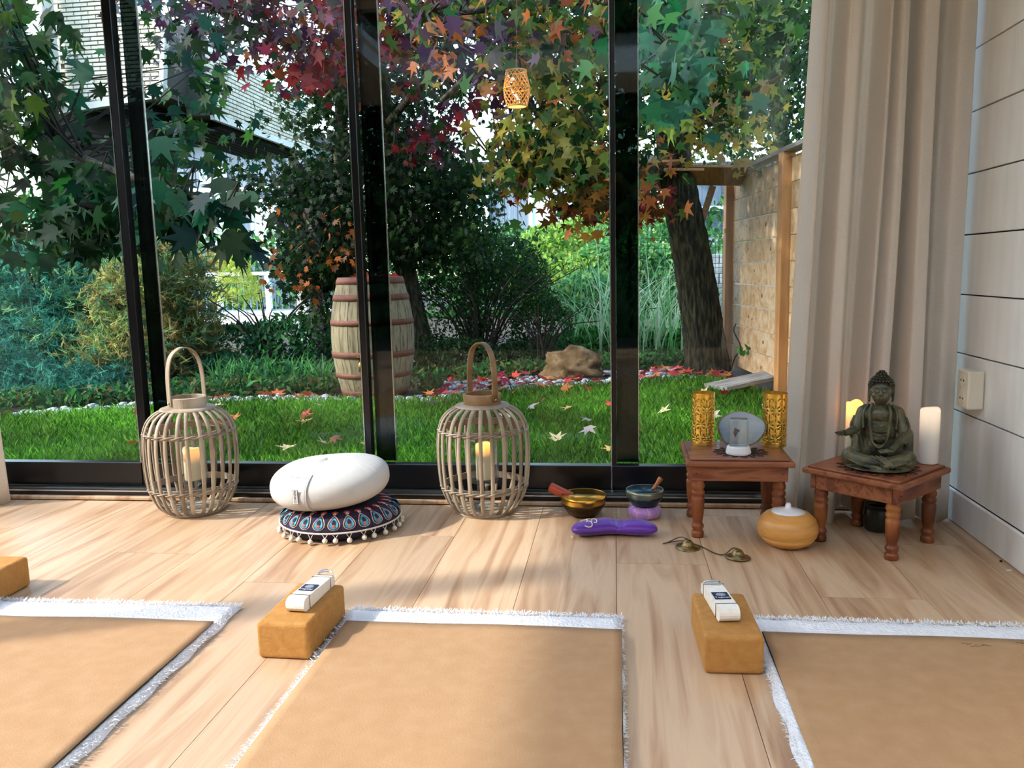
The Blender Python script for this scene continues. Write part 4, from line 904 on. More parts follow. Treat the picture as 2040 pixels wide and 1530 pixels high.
# ================================================================== red purple tree, dark evergreen, far trees, near left tree
rt = thing('maple_tree', 'tree crown of crimson and purple leaves above the barrel', 'tree', (0, 0, 0))
rn = branch(rt, [G(800, 775, ZG) + (0, 1.2, -.1), P(800, 500, 8.4), P(770, 250, 8.0), P(740, 60, 7.6), P(700, -120, 7.2)], .12, .06, 'trunk')
for q in ([P(770, 220, 8.0), P(650, 120, 7.0), P(520, 60, 6.2), P(400, 0, 5.6)], [P(750, 100, 7.7), P(600, 0, 6.6), P(460, -40, 6)], [P(770, 250, 8), P(860, 140, 7), P(900, 60, 6.4)]): rn += branch(rt, q, .045, .012)
V = [vol(400, 700, -140, 20, 5.2, 7.6, 44, 24, .25, .12, [PUR, PUR, (.1, .05, .1), RED, GD, (.2, .06, .1), BRN]), vol(570, 690, 50, 150, 5.6, 7.2, 15, 22, .18, .12, [RED, PUR, (.5, .08, .06), ORA, PUR, BRN]),
     vol(330, 500, 0, 80, 5.4, 6.6, 10, 18, .2, .12, [PUR, (.1, .12, .14), GD]), vol(700, 850, -100, 130, 5.6, 7.4, 26, 22, .22, .12, [PUR, RED, GD, BRN, (.4, .06, .08)]),
     vol(600, 640, 140, 170, 5.4, 5.8, 2, 10, .06, .13, [ORA, RED]), vol(820, 900, 240, 330, 7, 8, 6, 20, .12, .11, [RED, PUR, GD])]
leaf_parts(rt, STAR, 'star', join(V), 260); twigs('twigs', rt, rn, np.concatenate([v[4] for v in V]))
ev = thing('dark_evergreen', 'dense dark green tree standing behind the barrel', 'tree', (0, 0, 0))
en = branch(ev, [G(690, 770, ZG) + (.2, 1.6, -.1), P(690, 520, 8.4), P(680, 200, 8.6), P(670, -50, 8.7)], .10, .05, 'trunk')
V = [vol(600, 880, 110, 520, 7.8, 9.2, 150, 60, .20, .085, [GD, (.008, .03, .008), (.03, .07, .015), GD]), vol(565, 650, 330, 560, 7.6, 9.0, 46, 60, .15, .085, [GD, (.008, .03, .008), (.02, .07, .03)]), vol(600, 660, 520, 640, 7.6, 8.6, 16, 50, .12, .08, [GD, (.03, .09, .02), (.008, .03, .008)]),
     vol(820, 965, 340, 520, 8.0, 9.2, 50, 55, .16, .085, [GD, (.03, .09, .02), (.06, .14, .03)]), vol(480, 570, 330, 410, 8, 9, 9, 36, .13, .085, [GD, (.02, .05, .02)]), vol(560, 720, 430, 560, 7.4, 7.8, 10, 20, .18, .09, [BRN, ORA, GD])]
ar = join(V); leaf_parts(ev, MAPLE, 'maple', ar, 160); twigs('twigs', ev, en, np.concatenate([v[4] for v in V])[::3])
ft = thing('background_tree', 'tall green tree rising behind the wooden fence', 'tree', (0, 0, 0))
fn_ = branch(ft, [G(1560, 640, ZG) + (1, 2, 0), P(1560, 300, 13.5), P(1540, 80, 13.5), P(1500, -100, 13)], .16, .06, 'trunk')
for q in ([P(1555, 260, 13.5), P(1480, 200, 13), P(1420, 150, 12.6)], [P(1550, 150, 13.5), P(1620, 80, 13), P(1660, 30, 13)]): fn_ += branch(ft, q, .06, .02)
V = [vol(1410, 1640, -100, 300, 12, 14.5, 120, 46, .34, .11, [(.02, .08, .03), (.03, .12, .05), GD, (.08, .18, .05)]), vol(1460, 1700, -120, 160, 12, 14.5, 70, 46, .36, .11, [GD, (.02, .08, .03), (.05, .15, .05)])]
leaf_parts(ft, OVAL, 'oval', join(V), 60); twigs('twigs', ft, fn_, np.concatenate([v[4] for v in V])[::2])
lt = thing('overhanging_tree', 'dark green tree with large lobed leaves hanging at the upper left pane', 'tree', (0, 0, 0))
ln = branch(lt, [(-6.6, 6.2, ZG - .1), (-6.4, 6.0, 1.2), (-6.0, 5.6, 2.6), (-5.2, 5.0, 3.6)], .16, .08, 'trunk')
for q in ([(-6.0, 5.6, 2.6), P(20, 250, 4.8), P(200, 330, 4.2), P(380, 390, 3.8), P(500, 440, 3.7)], [(-6.0, 5.6, 2.4), P(40, 300, 4.6), P(160, 400, 4.3), P(280, 450, 4.1)]): ln += branch(lt, q, .035, .006)
V = [vol(-100, 50, -80, 470, 3.9, 5.2, 40, 17, .16, .15, [GD, (.02, .10, .03), GM, (.03, .14, .05), (.10, .2, .03)], down=.8), vol(100, 300, 330, 470, 4.0, 5.0, 22, 13, .13, .15, [GD, (.012, .05, .012), (.02, .10, .03)], down=.9),
     vol(300, 470, 340, 470, 3.6, 4.0, 10, 8, .10, .17, [(.01, .10, .05), (.015, .06, .02), (.02, .15, .07)], down=.9, facing=.9), vol(430, 500, 420, 470, 3.6, 3.9, 3, 6, .07, .17, [(.01, .09, .05), (.02, .13, .06)], down=.9, facing=.9),
     vol(345, 430, 90, 350, 4.6, 5.8, 14, 12, .18, .13, [GD, (.02, .10, .06), GM])]
leaf_parts(lt, MAPLE, 'maple', join(V), 300); twigs('twigs', lt, ln, np.concatenate([v[4] for v in V]))

# ================================================================== shrubs
def sprays(n, cen_fn, length, pal, per=14):
    """feathery sprays: needles along short curved stems"""
    n_ = n * per; c = cen_fn(n); d = rng.normal(0, .6, (n, 3)) + np.array([.2, -.4, .35]); d /= np.linalg.norm(d, axis=1)[:, None]
    t = np.tile(np.linspace(.1, 1, per), n); L = np.repeat(rng.uniform(.6, 1.2, n) * length, per)
    pos = np.repeat(c, per, 0) + np.repeat(d, per, 0) * (t * L)[:, None] + np.array([0, 0, -1]) * (t ** 2 * L * .25)[:, None]
    T = np.repeat(d, per, 0) + rng.normal(0, .55, (n_, 3)); T /= np.linalg.norm(T, axis=1)[:, None]
    N = rng.normal(0, 1, (n_, 3)) + np.array([-.3, -.9, .5]); N -= T * (N * T).sum(1)[:, None]; N /= np.linalg.norm(N, axis=1)[:, None]
    col = np.repeat(palette(pal, n, .35), per, 0) * rng.uniform(.75, 1.25, (n_, 1))
    return pos, L * rng.uniform(.3, .5, n_) , (np.cross(T, N), T, N), np.clip(col, 0, 1)
def blob(blobs):
    B = np.array([np.concatenate([P(x, y, Y), r]) for x, y, Y, r in blobs]); w = B[:, 3] * B[:, 4]; w /= w.sum()
    def f(n):
        k = rng.choice(len(B), n, p=w); d = rng.normal(0, 1, (n, 3)); d /= np.linalg.norm(d, axis=1)[:, None]; d *= (rng.uniform(.55, 1, n) ** .5)[:, None]
        p = B[k, :3] + d * B[k, 3:6]; p[:, 2] = np.maximum(p[:, 2], ZG + .02); return p
    return f
JT = [(.04, .22, .15), (.08, .32, .22), (.03, .13, .10), (.18, .36, .15)]
def shrub(name, label, cat, arrs, shape, stems=None, group=None, mat=None):
    t = thing(name, label, cat, (0, 0, 0), 0, group); cloud('foliage', shape, *arrs, mat or m_leaf, t)['kind'] = 'stuff'
    if stems:
        m = MB()
        for st in stems: m.tube(smooth_path(st, 4), [.012 - .008 * i / (4 * (len(st) - 1)) for i in range(4 * (len(st) - 1) + 1)], n=5)
        m.build('stems', m_twig, t, smooth=True)
    return t
def stems_of(px, py, Y, n, h, sp):
    b = G(px, py, ZG) * np.array([1, 0, 1]) + np.array([0, Y, 0]); b = np.array([P(px, py, Y)[0], Y, ZG]); out = []
    for i in range(n):
        a = random.uniform(0, 2 * pi); s = random.uniform(.3, 1) * sp; out.append([b + (random.uniform(-.1, .1), random.uniform(-.1, .1), -.05), b + (s * .4 * math.cos(a), s * .4 * math.sin(a), h * .6), b + (s * math.cos(a), s * math.sin(a), h * random.uniform(.7, 1))])
    return out
J1 = blob([(30, 600, 8.0, (.9, .7, .6)), (130, 560, 8.2, (.8, .6, .6)), (10, 700, 7.4, (.8, .6, .45)), (240, 560, 8.6, (.7, .5, .55)), (120, 670, 7.9, (.7, .5, .45))])
shrub('juniper_bush', 'feathery blue green juniper bush filling the left panes', 'bush', sprays(2600, J1, .30, JT), NEED, stems_of(110, 720, 8.2, 14, 1.5, 1.2))
J2 = blob([(280, 610, 7.7, (.5, .4, .5)), (340, 550, 7.9, (.32, .4, .35)), (330, 700, 7.6, (.45, .4, .35)), (395, 650, 7.8, (.2, .3, .3)), (250, 720, 7.3, (.45, .4, .3))])
shrub('juniper_bush', 'sunlit yellow green feathery bush behind the left lantern', 'bush', sprays(2200, J2, .27, [(.25, .30, .09), (.16, .27, .09), (.35, .33, .10), (.08, .2, .1), (.3, .22, .08)]), NEED, stems_of(300, 740, 7.8, 12, 1.1, .7))  # sunlit tone is put into this yellow green palette
J3 = blob([(60, 780, 6.6, (.9, .35, .22)), (180, 770, 6.9, (.6, .35, .24)), (-20, 740, 6.7, (.5, .3, .3))])
shrub('ground_juniper', 'low dark teal juniper spreading at the left lawn edge', 'bush', sprays(1500, J3, .18, JT[:3]), NEED)
yv = vol(330, 420, 500, 540, 11, 12, 12, 40, .16, .07, [(.6, .45, .08), (.55, .3, .08)]); shrub('yellow_shrub', 'small yellow leaved shrub above the feathery bush', 'bush', yv[:4], OVAL)
tc = MB(); cb = P(470, 545, 14.5)
C1 = lambda n: (lambda h, a: np.stack([cb[0] + (1 - h) * .42 * np.cos(a), 14.5 + (1 - h) * .42 * np.sin(a), cb[2] - .5 + h * 1.45], 1))(rng.random(n) ** 1.2, rng.uniform(0, 2 * pi, n))
shrub('conifer', 'small bright yellow green conifer behind the bridge railing', 'tree', sprays(900, C1, .20, [(.36, .45, .06), (.28, .4, .06), (.45, .5, .1)], 12), NEED, [[(cb[0], 14.5, ZG), (cb[0], 14.5, .5), (cb[0], 14.5, cb[2] + .8)]])
L1 = blob([(480, 715, 8.2, (.5, .4, .40)), (580, 700, 8.0, (.5, .4, .40)), (540, 760, 7.2, (.5, .3, .20)), (440, 740, 7.6, (.4, .3, .2)), (625, 690, 8.4, (.25, .3, .25))])
p_ = L1(7000); n_ = len(p_); shrub('green_shrub', 'low arching green shrub left of the barrel', 'bush', (p_, rng.uniform(.05, .10, n_), frames(n_, .4), palette([(.03, .15, .06), (.05, .22, .06), (.02, .10, .05), GD], n_)), DIAM, stems_of(540, 760, 7.9, 12, .9, .8))
D1 = blob([(880, 640, 8.6, (.55, .4, .5)), (1010, 620, 8.8, (.6, .4, .55)), (1000, 540, 9.0, (.5, .4, .4)), (1080, 660, 8.8, (.35, .3, .4)), (920, 720, 8.2, (.5, .3, .25)), (1050, 720, 8.5, (.4, .3, .25)), (850, 720, 8.2, (.3, .3, .3))])
p_ = D1(15000); n_ = len(p_); shrub('dark_shrub', 'dense dark green shrub with arching stems in the middle of the garden', 'bush', (p_, rng.uniform(.035, .07, n_), frames(n_, .3), palette([GD, (.01, .035, .01), (.02, .08, .02), (.04, .12, .03), (.05, .06, .02)], n_)), DIAM,
      stems_of(960, 730, 8.5, 26, 1.1, 1.3) + stems_of(1080, 740, 8.3, 14, .7, .6))
D2 = vol(860, 1060, 470, 560, 9.0, 10, 40, 60, .2, .06, [(.10, .26, .05), (.16, .32, .06), (.06, .16, .04)]); shrub('leafy_shrub', 'mid green leafy shrub above the dark arching shrub', 'bush', D2[:4], OVAL, stems_of(960, 720, 9.6, 8, 1.4, .7))
for lab, bl, pal_, n0, st in (
    ('bright yellow green shrub below the grey house window', [(1100, 500, 11.5, (.5, .5, .4)), (1180, 480, 12, (.6, .5, .45)), (1150, 560, 11, (.6, .5, .4)), (1060, 560, 11, (.4, .4, .4))], [(.22, .42, .07), (.3, .5, .08), (.12, .30, .06), (.4, .5, .12)], 9000, (1130, 690, 11.5)),
    ('pale green shrub behind the tall reeds', [(1170, 600, 10.4, (.5, .4, .4)), (1230, 540, 11, (.6, .5, .5)), (1280, 480, 11.6, (.6, .5, .5)), (1310, 560, 11, (.5, .4, .5))], [(.16, .40, .12), (.10, .30, .10), (.3, .5, .14), (.06, .22, .08)], 10000, (1250, 690, 11)),
    ('low dark green plants at the foot of the reeds', [(1180, 690, 9.4, (.5, .3, .22)), (1290, 690, 9.6, (.6, .3, .22)), (1120, 700, 9.2, (.4, .3, .2)), (1350, 690, 9.4, (.3, .3, .2))], [(.05, .2, .03), (.08, .28, .05), (.03, .12, .02)], 6500, (1240, 720, 9.5))):
    p_ = blob(bl)(n0); n_ = len(p_); shrub('leafy_shrub', lab, 'bush', (p_, rng.uniform(.05, .10, n_), frames(n_, .3), palette(pal_, n_)), OVAL, stems_of(*st, 8, .8, .6))
hd = blob([(x, 560, 19, (1.6, 1.0, 1.3)) for x in range(-200, 2000, 150)] + [(x, 470, 24, (1.8, 1, 1.5)) for x in (-100, 100, 250, 700, 850, 1500, 1650)])
p_ = hd(16000); n_ = len(p_); shrub('far_hedge', 'distant mid green hedge closing the garden', 'hedge', (p_, rng.uniform(.14, .26, n_), frames(n_, .3), palette([(.06, .2, .05), (.1, .28, .07), (.04, .14, .05)], n_)), OVAL)
sh_ = thing('added_dark_hedge', kind='structure')  # hedge added out of view to darken the reflections in the glass
n_ = 34000; q = rng.random(n_); k = rng.random(n_) < .62
p_ = np.where(k[:, None], np.stack([-9 + rng.normal(0, .35, n_), -7 + q * 9.5, ZG + rng.random(n_) * 5.5], 1), np.stack([-9 + q * 18, -7.5 + rng.normal(0, .35, n_), ZG + rng.random(n_) * 5.5], 1))
cloud('foliage', OVAL, p_, rng.uniform(.25, .45, n_), frames(n_, .3), palette([GD, (.03, .10, .03), (.05, .14, .04)], n_), m_leaf, sh_)['kind'] = 'stuff'
MB().box(-9.3, -8.9, -7.5, 2.5, ZG, 5.0).box(-9, 9, -7.8, -7.5, ZG, 5.0).build('added_hedge_core', m_twig, sh_)
GCp = []
while len(GCp) < 5200:
    x = random.uniform(-5.2, 1.0); y = lawn_edge(x) + (.32 if x < -1.5 else 1.0) + abs(random.gauss(0, .5))
    if (x + 2.03) ** 2 + (y - 6.72) ** 2 > .4 ** 2 and math.hypot(x - tb[0], y - tb[1]) > .35 and y < 9.2: GCp.append((x, y, ZG + random.uniform(0, .14)))
p_ = np.array(GCp); n_ = len(p_); tag(cloud('ground_cover', DIAM, p_, rng.uniform(.05, .10, n_), frames(n_, -.3), palette([(.03, .13, .03), (.06, .2, .04), (.02, .08, .03), (.1, .1, .03)], n_), m_leaf), 'low dark green ground cover behind the pebble strip', 'plants', kind='stuff')
# reeds
rd_ = thing('reed_clump', 'tall pale green reed blades in front of the wire fence', 'reeds', (0, 0, 0))
def reeds(n, px0, px1, pyb, Y0, Y1, h0, h1, pal):
    vs = []; fs = []; cs = []
    for i in range(n):
        b = P(rng.uniform(px0, px1), 690, rng.uniform(Y0, Y1)); b[2] = ZG; h = rng.uniform(h0, h1); a = rng.uniform(0, 2 * pi); l = rng.uniform(.15, .95) * h; w = rng.uniform(.006, .012); c = np.array(pal[rng.integers(len(pal))]) * rng.uniform(.7, 1.3)
        k = 6; base = len(vs); d = np.array([math.cos(a), math.sin(a), 0]); s = np.array([1, 0, 0]) if abs(d[0]) < .7 else np.array([.5, .8, 0])
        for j in range(k):
            t = j / (k - 1); p = b + d * l * t ** 2.2 + np.array([0, 0, h * (t - .28 * t ** 3 * l / h)]); ww = w * (1 - t ** 2) + .0005; vs += [p - s * ww, p + s * ww]
            cs += [c, c]
        for j in range(k - 1): q = base + 2 * j; fs += [(q, q + 1, q + 3), (q, q + 3, q + 2)]
    return np.array(vs), np.array(fs), np.clip(np.array(cs), 0, 1)
RP = [(.40, .55, .30), (.22, .45, .18), (.12, .32, .10), (.5, .6, .4)]
for i in range(60):
    o = colored('blade', *reeds(1, 1195, 1400, 690, 9.0, 9.8, .7, 1.5, RP), m_grass, rd_)
tag(colored('blades', *reeds(300, 1130, 1410, 690, 9.0, 10.2, .5, 1.35, RP), m_grass, rd_), kind='stuff')
gt = colored('grass_tuft', *reeds(500, 420, 650, 690, 6.9, 7.6, .12, .34, [(.06, .24, .06), (.1, .32, .06), (.05, .16, .06)]), m_grass); tag(gt, 'arching wild grass along the pebbles left of the barrel', 'grass', kind='stuff')

# ================================================================== barrel
br = thing('oak_barrel', 'weathered oak barrel with rusty hoops and brass tap on the pebbles', 'barrel', (-2.03, 6.72, ZG), 0)
HB = .99
def brr(z): t = 2 * z / HB - 1; return .265 + .083 * (1 - t * t)
NS = 24
st_ = MB(); zz = [HB * k / 14 for k in range(15)]
for z in zz:
    r = brr(z)
    for dr in (0, -.02):
        for s in (-1, 1): a = s * (pi / NS - .006); st_.v.append(((r + dr) * math.cos(a), (r + dr) * math.sin(a), z))
for i in range(14):
    q = i * 4
    for a, b_ in ((0, 1), (1, 3), (3, 2), (2, 0)): st_.f.append((q + a, q + b_, q + 4 + b_, q + 4 + a)); st_.m.append(0)
st_.f += [(1, 0, 2, 3), (56, 57, 59, 58)]; st_.m += [0, 0]
sm = st_.mesh('stave', m_stave)
for i in range(NS): ob('stave', sm, br, rot=(0, 0, 2 * pi * i / NS + .07))
for z0, z1 in ((.0, .06), (.165, .205), (.335, .385), (.60, .645), (.80, .85), (.935, .99)):
    MB().lathe([(brr(z0) + .001, z0), (brr(z0) + .005, z0), (brr((z0 + z1) / 2) + .006, (z0 + z1) / 2), (brr(z1) + .005, z1), (brr(z1) + .001, z1)], 48).build('hoop', m_hoop, br, smooth=True)
MB().lathe([(0, .95), (.262, .95), (.262, .965), (0, .965)], 40).build('barrel_head', m_stave, br)
tp_ = thing('tap', loc=(.0, -.30, .31)); tp_.parent = br
MB().tube([(0, .03, 0), (0, -.07, 0), (0, -.085, -.01), (0, -.088, -.07)], .012, n=10).build('spout', m_brass, tp_, smooth=True)
MB().box(-.035, .035, -.056, -.044, .035, .045).build('tap_handle', m_brass, tp_, bevel=.003)
MB().tube([(0, -.05, 0), (0, -.05, .04)], .006, n=8).build('stem', m_brass, tp_)
for i in range(7):
    a = random.uniform(0, 6); o = ob('leaf_seed', None); bpy.data.objects.remove(o)

# rock
from mathutils import noise
rk = bmesh.new(); bmesh.ops.create_icosphere(rk, subdivisions=4, radius=1)
for v in rk.verts:
    c = v.co.copy(); d = .16 * math.sin(3.1 * c.x + 1.3) * math.cos(2.7 * c.y) + .10 * math.sin(7 * c.z + 4 * c.x) + .06 * math.sin(13 * c.x + 5 * c.y) * math.sin(11 * c.z)
    d += .16 * (noise.noise(c * 3.3) + .6 * noise.noise(c * 7) + .4 * noise.noise(c * 15)); v.co = Vector((c.x * (1 + d) * .31, c.y * (1 + d) * .2, max(c.z * (1 + d), -.35) * (.19 - .06 * c.x)))
me = bpy.data.meshes.new('rock'); rk.to_mesh(me); rk.free(); me.materials.append(m_rock)
for p in me.polygons: p.use_smooth = True
RK = G(1142, 755, ZG); o = ob('garden_rock', me, None, loc=(RK[0], RK[1] + .15, ZG + .07), rot=(0, 0, -.15)); tag(o, 'rough brown rock lying among red leaves on the pebbles', 'rock')

# pebbles
def pebble_mesh(seed):
    r_ = random.Random(seed); b_ = bmesh.new(); bmesh.ops.create_icosphere(b_, subdivisions=1, radius=1); sx, sy, sz = r_.uniform(.8, 1.2), r_.uniform(.6, .9), r_.uniform(.35, .55)
    for v in b_.verts: v.co = Vector((v.co.x * sx * r_.uniform(.9, 1.1), v.co.y * sy * r_.uniform(.9, 1.1), v.co.z * sz))
    m_ = bpy.data.meshes.new('pebble'); b_.to_mesh(m_); b_.free(); m_.materials.append(m_pebble)
    for p in m_.polygons: p.use_smooth = True
    return m_
PM = [pebble_mesh(i) for i in range(6)]
def peb_pos():
    while True:
        x = random.uniform(-4.6, 1.05); e = lawn_edge(x)
        wd = .28 if x < -1.55 else (1.05 if x < .2 else .75)
        if x > -1.5 and random.random() < .3: pass
        y = e + random.uniform(.0, wd)
        if (x + 2.03) ** 2 + (y - 6.72) ** 2 < .33 ** 2 or abs(x - RK[0]) < .34 and abs(y - RK[1] - .15) < .24 or math.hypot(x - tb[0], y - tb[1]) < .28: continue
        return x, y
for i in range(300):
    x, y = peb_pos(); s = random.uniform(.030, .055)
    o = ob('pebble', PM[i % 6], None, loc=(x, y, ZG + s * .2), rot=(random.uniform(-.2, .2), random.uniform(-.2, .2), random.uniform(0, 6)), scale=s)
    k = 'left of the barrel' if x < -2.35 else ('in front of the barrel' if x < -1.6 else ('between the barrel and the brown rock' if x < -.7 else ('near the brown rock' if x < .15 else 'near the leaning trunk')))
    tag(o, 'smooth pale grey pebble ' + k, 'pebble', 'pebbles ' + k)
b_ = MB()
for i in range(1900):
    x, y = peb_pos(); s = random.uniform(.02, .04); m_ = PM[i % 6]; a = random.uniform(0, 6); ca, sa = math.cos(a), math.sin(a); sz = random.uniform(.8, 1.2)
    b_.add([(x + s * (v.co.x * ca - v.co.y * sa), y + s * (v.co.x * sa + v.co.y * ca), ZG - .01 + s * v.co.z * sz) for v in m_.vertices], [tuple(p.vertices) for p in m_.polygons])
pbo = b_.build('pebble_strip', m_pebble, smooth=True); tag(pbo, 'bed of small grey pebbles between lawn and shrubs', 'pebbles', kind='stuff')

# fallen leaves
def fallen(n, fn, cols, where, group, smin, smax, up=.02):
    ms = []
    for nm, c in cols:
        c = np.array(c); v = STAR[0].copy(); v[:, 2] += .10 * np.sin(v[:, 0] * 4 + c[0] * 9) + .12 * v[:, 1] ** 2
        o = colored('fallen_leaf', v, STAR[1], np.tile(c, (len(v), 1)), m_leafd); ms.append((nm, o.data)); bpy.data.objects.remove(o)
    for i in range(n):
        x, y = fn(); s = random.uniform(smin, smax); nm, me = random.choice(ms)
        o = ob('fallen_leaf', me, None, loc=(x, y, ZG + up + random.uniform(0, .015)), rot=(random.uniform(-.5, .6), random.uniform(-.4, .4), random.uniform(0, 6)), scale=s)
        w = where(x, y) if callable(where) else where; tag(o, nm + ' fallen leaf ' + w, 'leaf', nm + ' leaves ' + w)
def lawn_pos():
    while True:
        x = random.uniform(-4.2, 1.3); y = random.uniform(4.2, 7.2)
        if y < lawn_edge(x) - .05 and x > -.72 * y + .1: return x, y
fallen(70, lawn_pos, [('orange', (.42, .13, .04)), ('tan', (.48, .30, .1)), ('brown', (.2, .08, .04)), ('cream', (.5, .40, .22)), ('red', (.42, .05, .04)), ('grey', (.28, .24, .24))], lambda x, y: 'on the lawn ' + ('left of the barrel' if x < -2.1 else ('in front of the barrel' if x < -1.0 else ('behind the right lantern' if x < -.1 else 'behind the gold holders'))), '', .09, .14, .045)
def litter():
    while True:
        x, y = peb_pos()
        if x > -1.55: return x, y
fallen(125, litter, [('crimson', (.4, .02, .03)), ('dark red', (.26, .02, .04)), ('scarlet', (.48, .06, .04)), ('orange', (.45, .16, .05))], lambda x, y: 'on the pebbles ' + ('right of the barrel' if x < -.75 else ('by the brown rock' if x < .2 else 'by the leaning trunk')), '', .09, .15, .03)
fallen(14, lambda: (lambda x: (x, lawn_edge(x) + random.uniform(.05, .3)))(random.uniform(-3.4, -2.45)), [('orange', (.5, .16, .05)), ('rusty', (.4, .10, .04))], 'on the pebbles left of the barrel', '', .10, .15, .03)
def barrel_top(): a = random.uniform(0, 2 * pi); r = random.uniform(.05, .24); return -2.03 + r * math.cos(a), 6.72 + r * math.sin(a)
fallen(10, barrel_top, [('red', (.42, .05, .05)), ('dark red', (.3, .04, .04))], 'on the barrel lid', '', .09, .13, .985)

# ================================================================== wooden fence, boards, wire fence
fe = thing('wooden_fence', 'pine board fence with posts and grey cap beside the curtain', 'fence', (1.142, 8.32, ZG), 0)
FA = math.atan2(-.994, .118); fe.rotation_euler = (0, 0, FA)       # local x runs towards the room
FH = 1.84; knots = MB().ball((0, 0, 0), (.022, .004, .016), 10, 6).mesh('knot', m_knot, True)
bays = [(.06, 1.62), (1.74, 3.3), (3.42, 4.9)]
nb = 9; bh = (FH - .06) / nb
for bi, (x0, x1) in enumerate(bays):
    for k in range(nb):
        L_ = (x1 - x0) / 2; o = MB().box(-L_, L_, -.011, .011, -bh / 2 + .003, bh / 2 - .003).build('board', m_pine, fe, loc=((x0 + x1) / 2, random.uniform(-.002, .002), .05 + bh * (k + .5)), rot=(0, random.uniform(-.003, .003), 0), bevel=.003)
        for q in range(2 if bi < 2 else 0): ob('knot', knots, o, loc=(random.uniform(-L_ * .9, L_ * .9), -.0105, random.uniform(-bh * .3, bh * .3)), rot=(0, random.uniform(0, 3), 0), scale=random.uniform(.5, 1.1))
for x in (0.0, 1.68, 3.36, 4.96): MB().box(-.055, .055, -.05, .05, 0, FH + .02).build('post', m_pinepost, fe, loc=(x, -.03, 0), bevel=.004)
MB().box(-.08, 5.0, -.075, .05, FH + .02, FH + .055).build('cap_rail', m_greyw, fe, bevel=.004)
for k, (a, c) in enumerate((((.02, -.013), (.02, -.045)),)): MB().box(-.03, .03, -.005, .005, -.02, .02).build('hinge', m_brass, fe, loc=(.04, -.085, 1.35))
def board(label, p0, p1, w, th, mat, z0, z1, roll=0):
    p0, p1 = Vector((p0[0], p0[1], z0)), Vector((p1[0], p1[1], z1)); d = p1 - p0; o = MB().box(-d.length / 2, d.length / 2, -w / 2, w / 2, -th / 2, th / 2).build('weathered_board', mat, None, bevel=.004)
    o.location = (p0 + p1) / 2; o.rotation_mode = 'QUATERNION'; o.rotation_quaternion = d.to_track_quat('X', 'Z'); tag(o, label, 'board', 'grey boards by the fence'); return o
board('long grey board running from the leaning trunk towards the fence', G(1472, 722, ZG), G(1600, 790, ZG), .13, .035, m_greyw, ZG + .03, ZG + .05)
board('broad grey board lying across the lawn behind the gold holders', G(1425, 784, ZG) , G(1680, 752, ZG) , .26, .035, m_greyw, ZG + .05, ZG + .16)
for i, (a, c, z, lab) in enumerate((((1462, 706), (1560, 735), .10, 'thin grey lath leaning at the foot of the fence'), ((1490, 700), (1600, 728), .14, 'short pale lath on top of the board pile'), ((1500, 735), (1610, 745), .07, 'thick dark beam end under the board pile'))):
    board(lab, G(a[0], a[1], ZG), G(c[0], c[1], ZG), (.07, .09, .12)[i], (.02, .02, .09)[i], m_greyw, ZG + z, ZG + z + .02)
vt = thing('bare_vine', 'thin bare vine stem with green leaves by the fence foot', 'vine', (0, 0, 0))
MB().tube(smooth_path([G(1457, 735, ZG), P(1463, 715, 7.7), P(1475, 690, 7.7), P(1462, 660, 7.7), P(1466, 645, 7.7)], 6), .007, n=6).build('stem', m_twig, vt, smooth=True)
vv = vol(1470, 1490, 688, 710, 7.5, 7.7, 3, 3, .03, .07, [(.10, .40, .04)]); leaf_parts(vt, OVAL, 'oval', vv[:4], 9)
wf_ = thing('wire_fence', 'dark wire mesh fence panel between reeds and wooden fence', 'fence', (0, 0, 0)); wx0, wx1 = P(1255, 600, 9.9)[0], P(1460, 600, 9.9)[0]
for k in range(30): x = wx0 + (wx1 - wx0) * k / 29; MB().tube([(x, 9.9, ZG), (x, 9.9, 1.12)], .003, n=4).build('wire', m_wire, wf_)
for k in range(12): z = ZG + .05 + k * .118; MB().tube([(wx0, 9.895, z), (wx1, 9.895, z)], .004, n=4).build('wire', m_wire, wf_)
for x in (wx0, (wx0 + wx1) / 2, wx1): MB().box(-.02, .02, -.02, .02, 0, 1.4).build('post', m_wire, wf_, loc=(x, 9.93, ZG))
sw = thing('stone_wall', 'low grey block wall behind the wire fence', 'wall', (0, 0, 0)); sx0 = P(1370, 600, 10.6)[0]
for r in range(9):
    for c in range(5):
        o = MB().box(-.145, .145, -.08, .08, -.062, .062).build('block', m_stone, sw, loc=(sx0 + .3 * c + (.15 if r % 2 else 0), 11.2, ZG + .065 + .13 * r), bevel=.006)

# ================================================================== footbridge
fb = thing('footbridge', 'white railed footbridge with dark balusters behind the feathery bush', 'bridge', (0, 0, 0)); BY = 15.5
bz = P(500, 622, BY)[2]; tz = P(500, 549, BY)[2]; xs = [P(x, 580, BY)[0] for x in (330, 437, 535, 640)]
for x in xs: MB().box(-.05, .05, -.05, .05, bz - .25, tz).build('post', m_housewh, fb, loc=(x, BY, 0), bevel=.005)
MB().box(xs[0] - .1, xs[-1] + .1, BY - .06, BY + .06, tz, tz + .07).build('handrail', m_housewh, fb, bevel=.008)
for a, c in zip(xs[:-1], xs[1:]):
    MB().box(a + .05, c - .05, BY - .015, BY + .015, tz - .13, tz - .10).build('rail_bar', m_clad, fb); MB().box(a + .05, c - .05, BY - .015, BY + .015, bz + .02, bz + .05).build('rail_bar', m_clad, fb)
    for k in range(1, 8): MB().box(-.008, .008, -.008, .008, bz + .05, tz - .13).build('baluster', m_clad, fb, loc=(a + (c - a) * k / 8, BY, 0))
x = xs[0] - .1
while x < xs[-1] + .1: MB().box(-.065, .065, -.25, 1.2, bz - .05, bz).build('deck_plank', m_housewh, fb, loc=(x, BY, 0)); x += .145
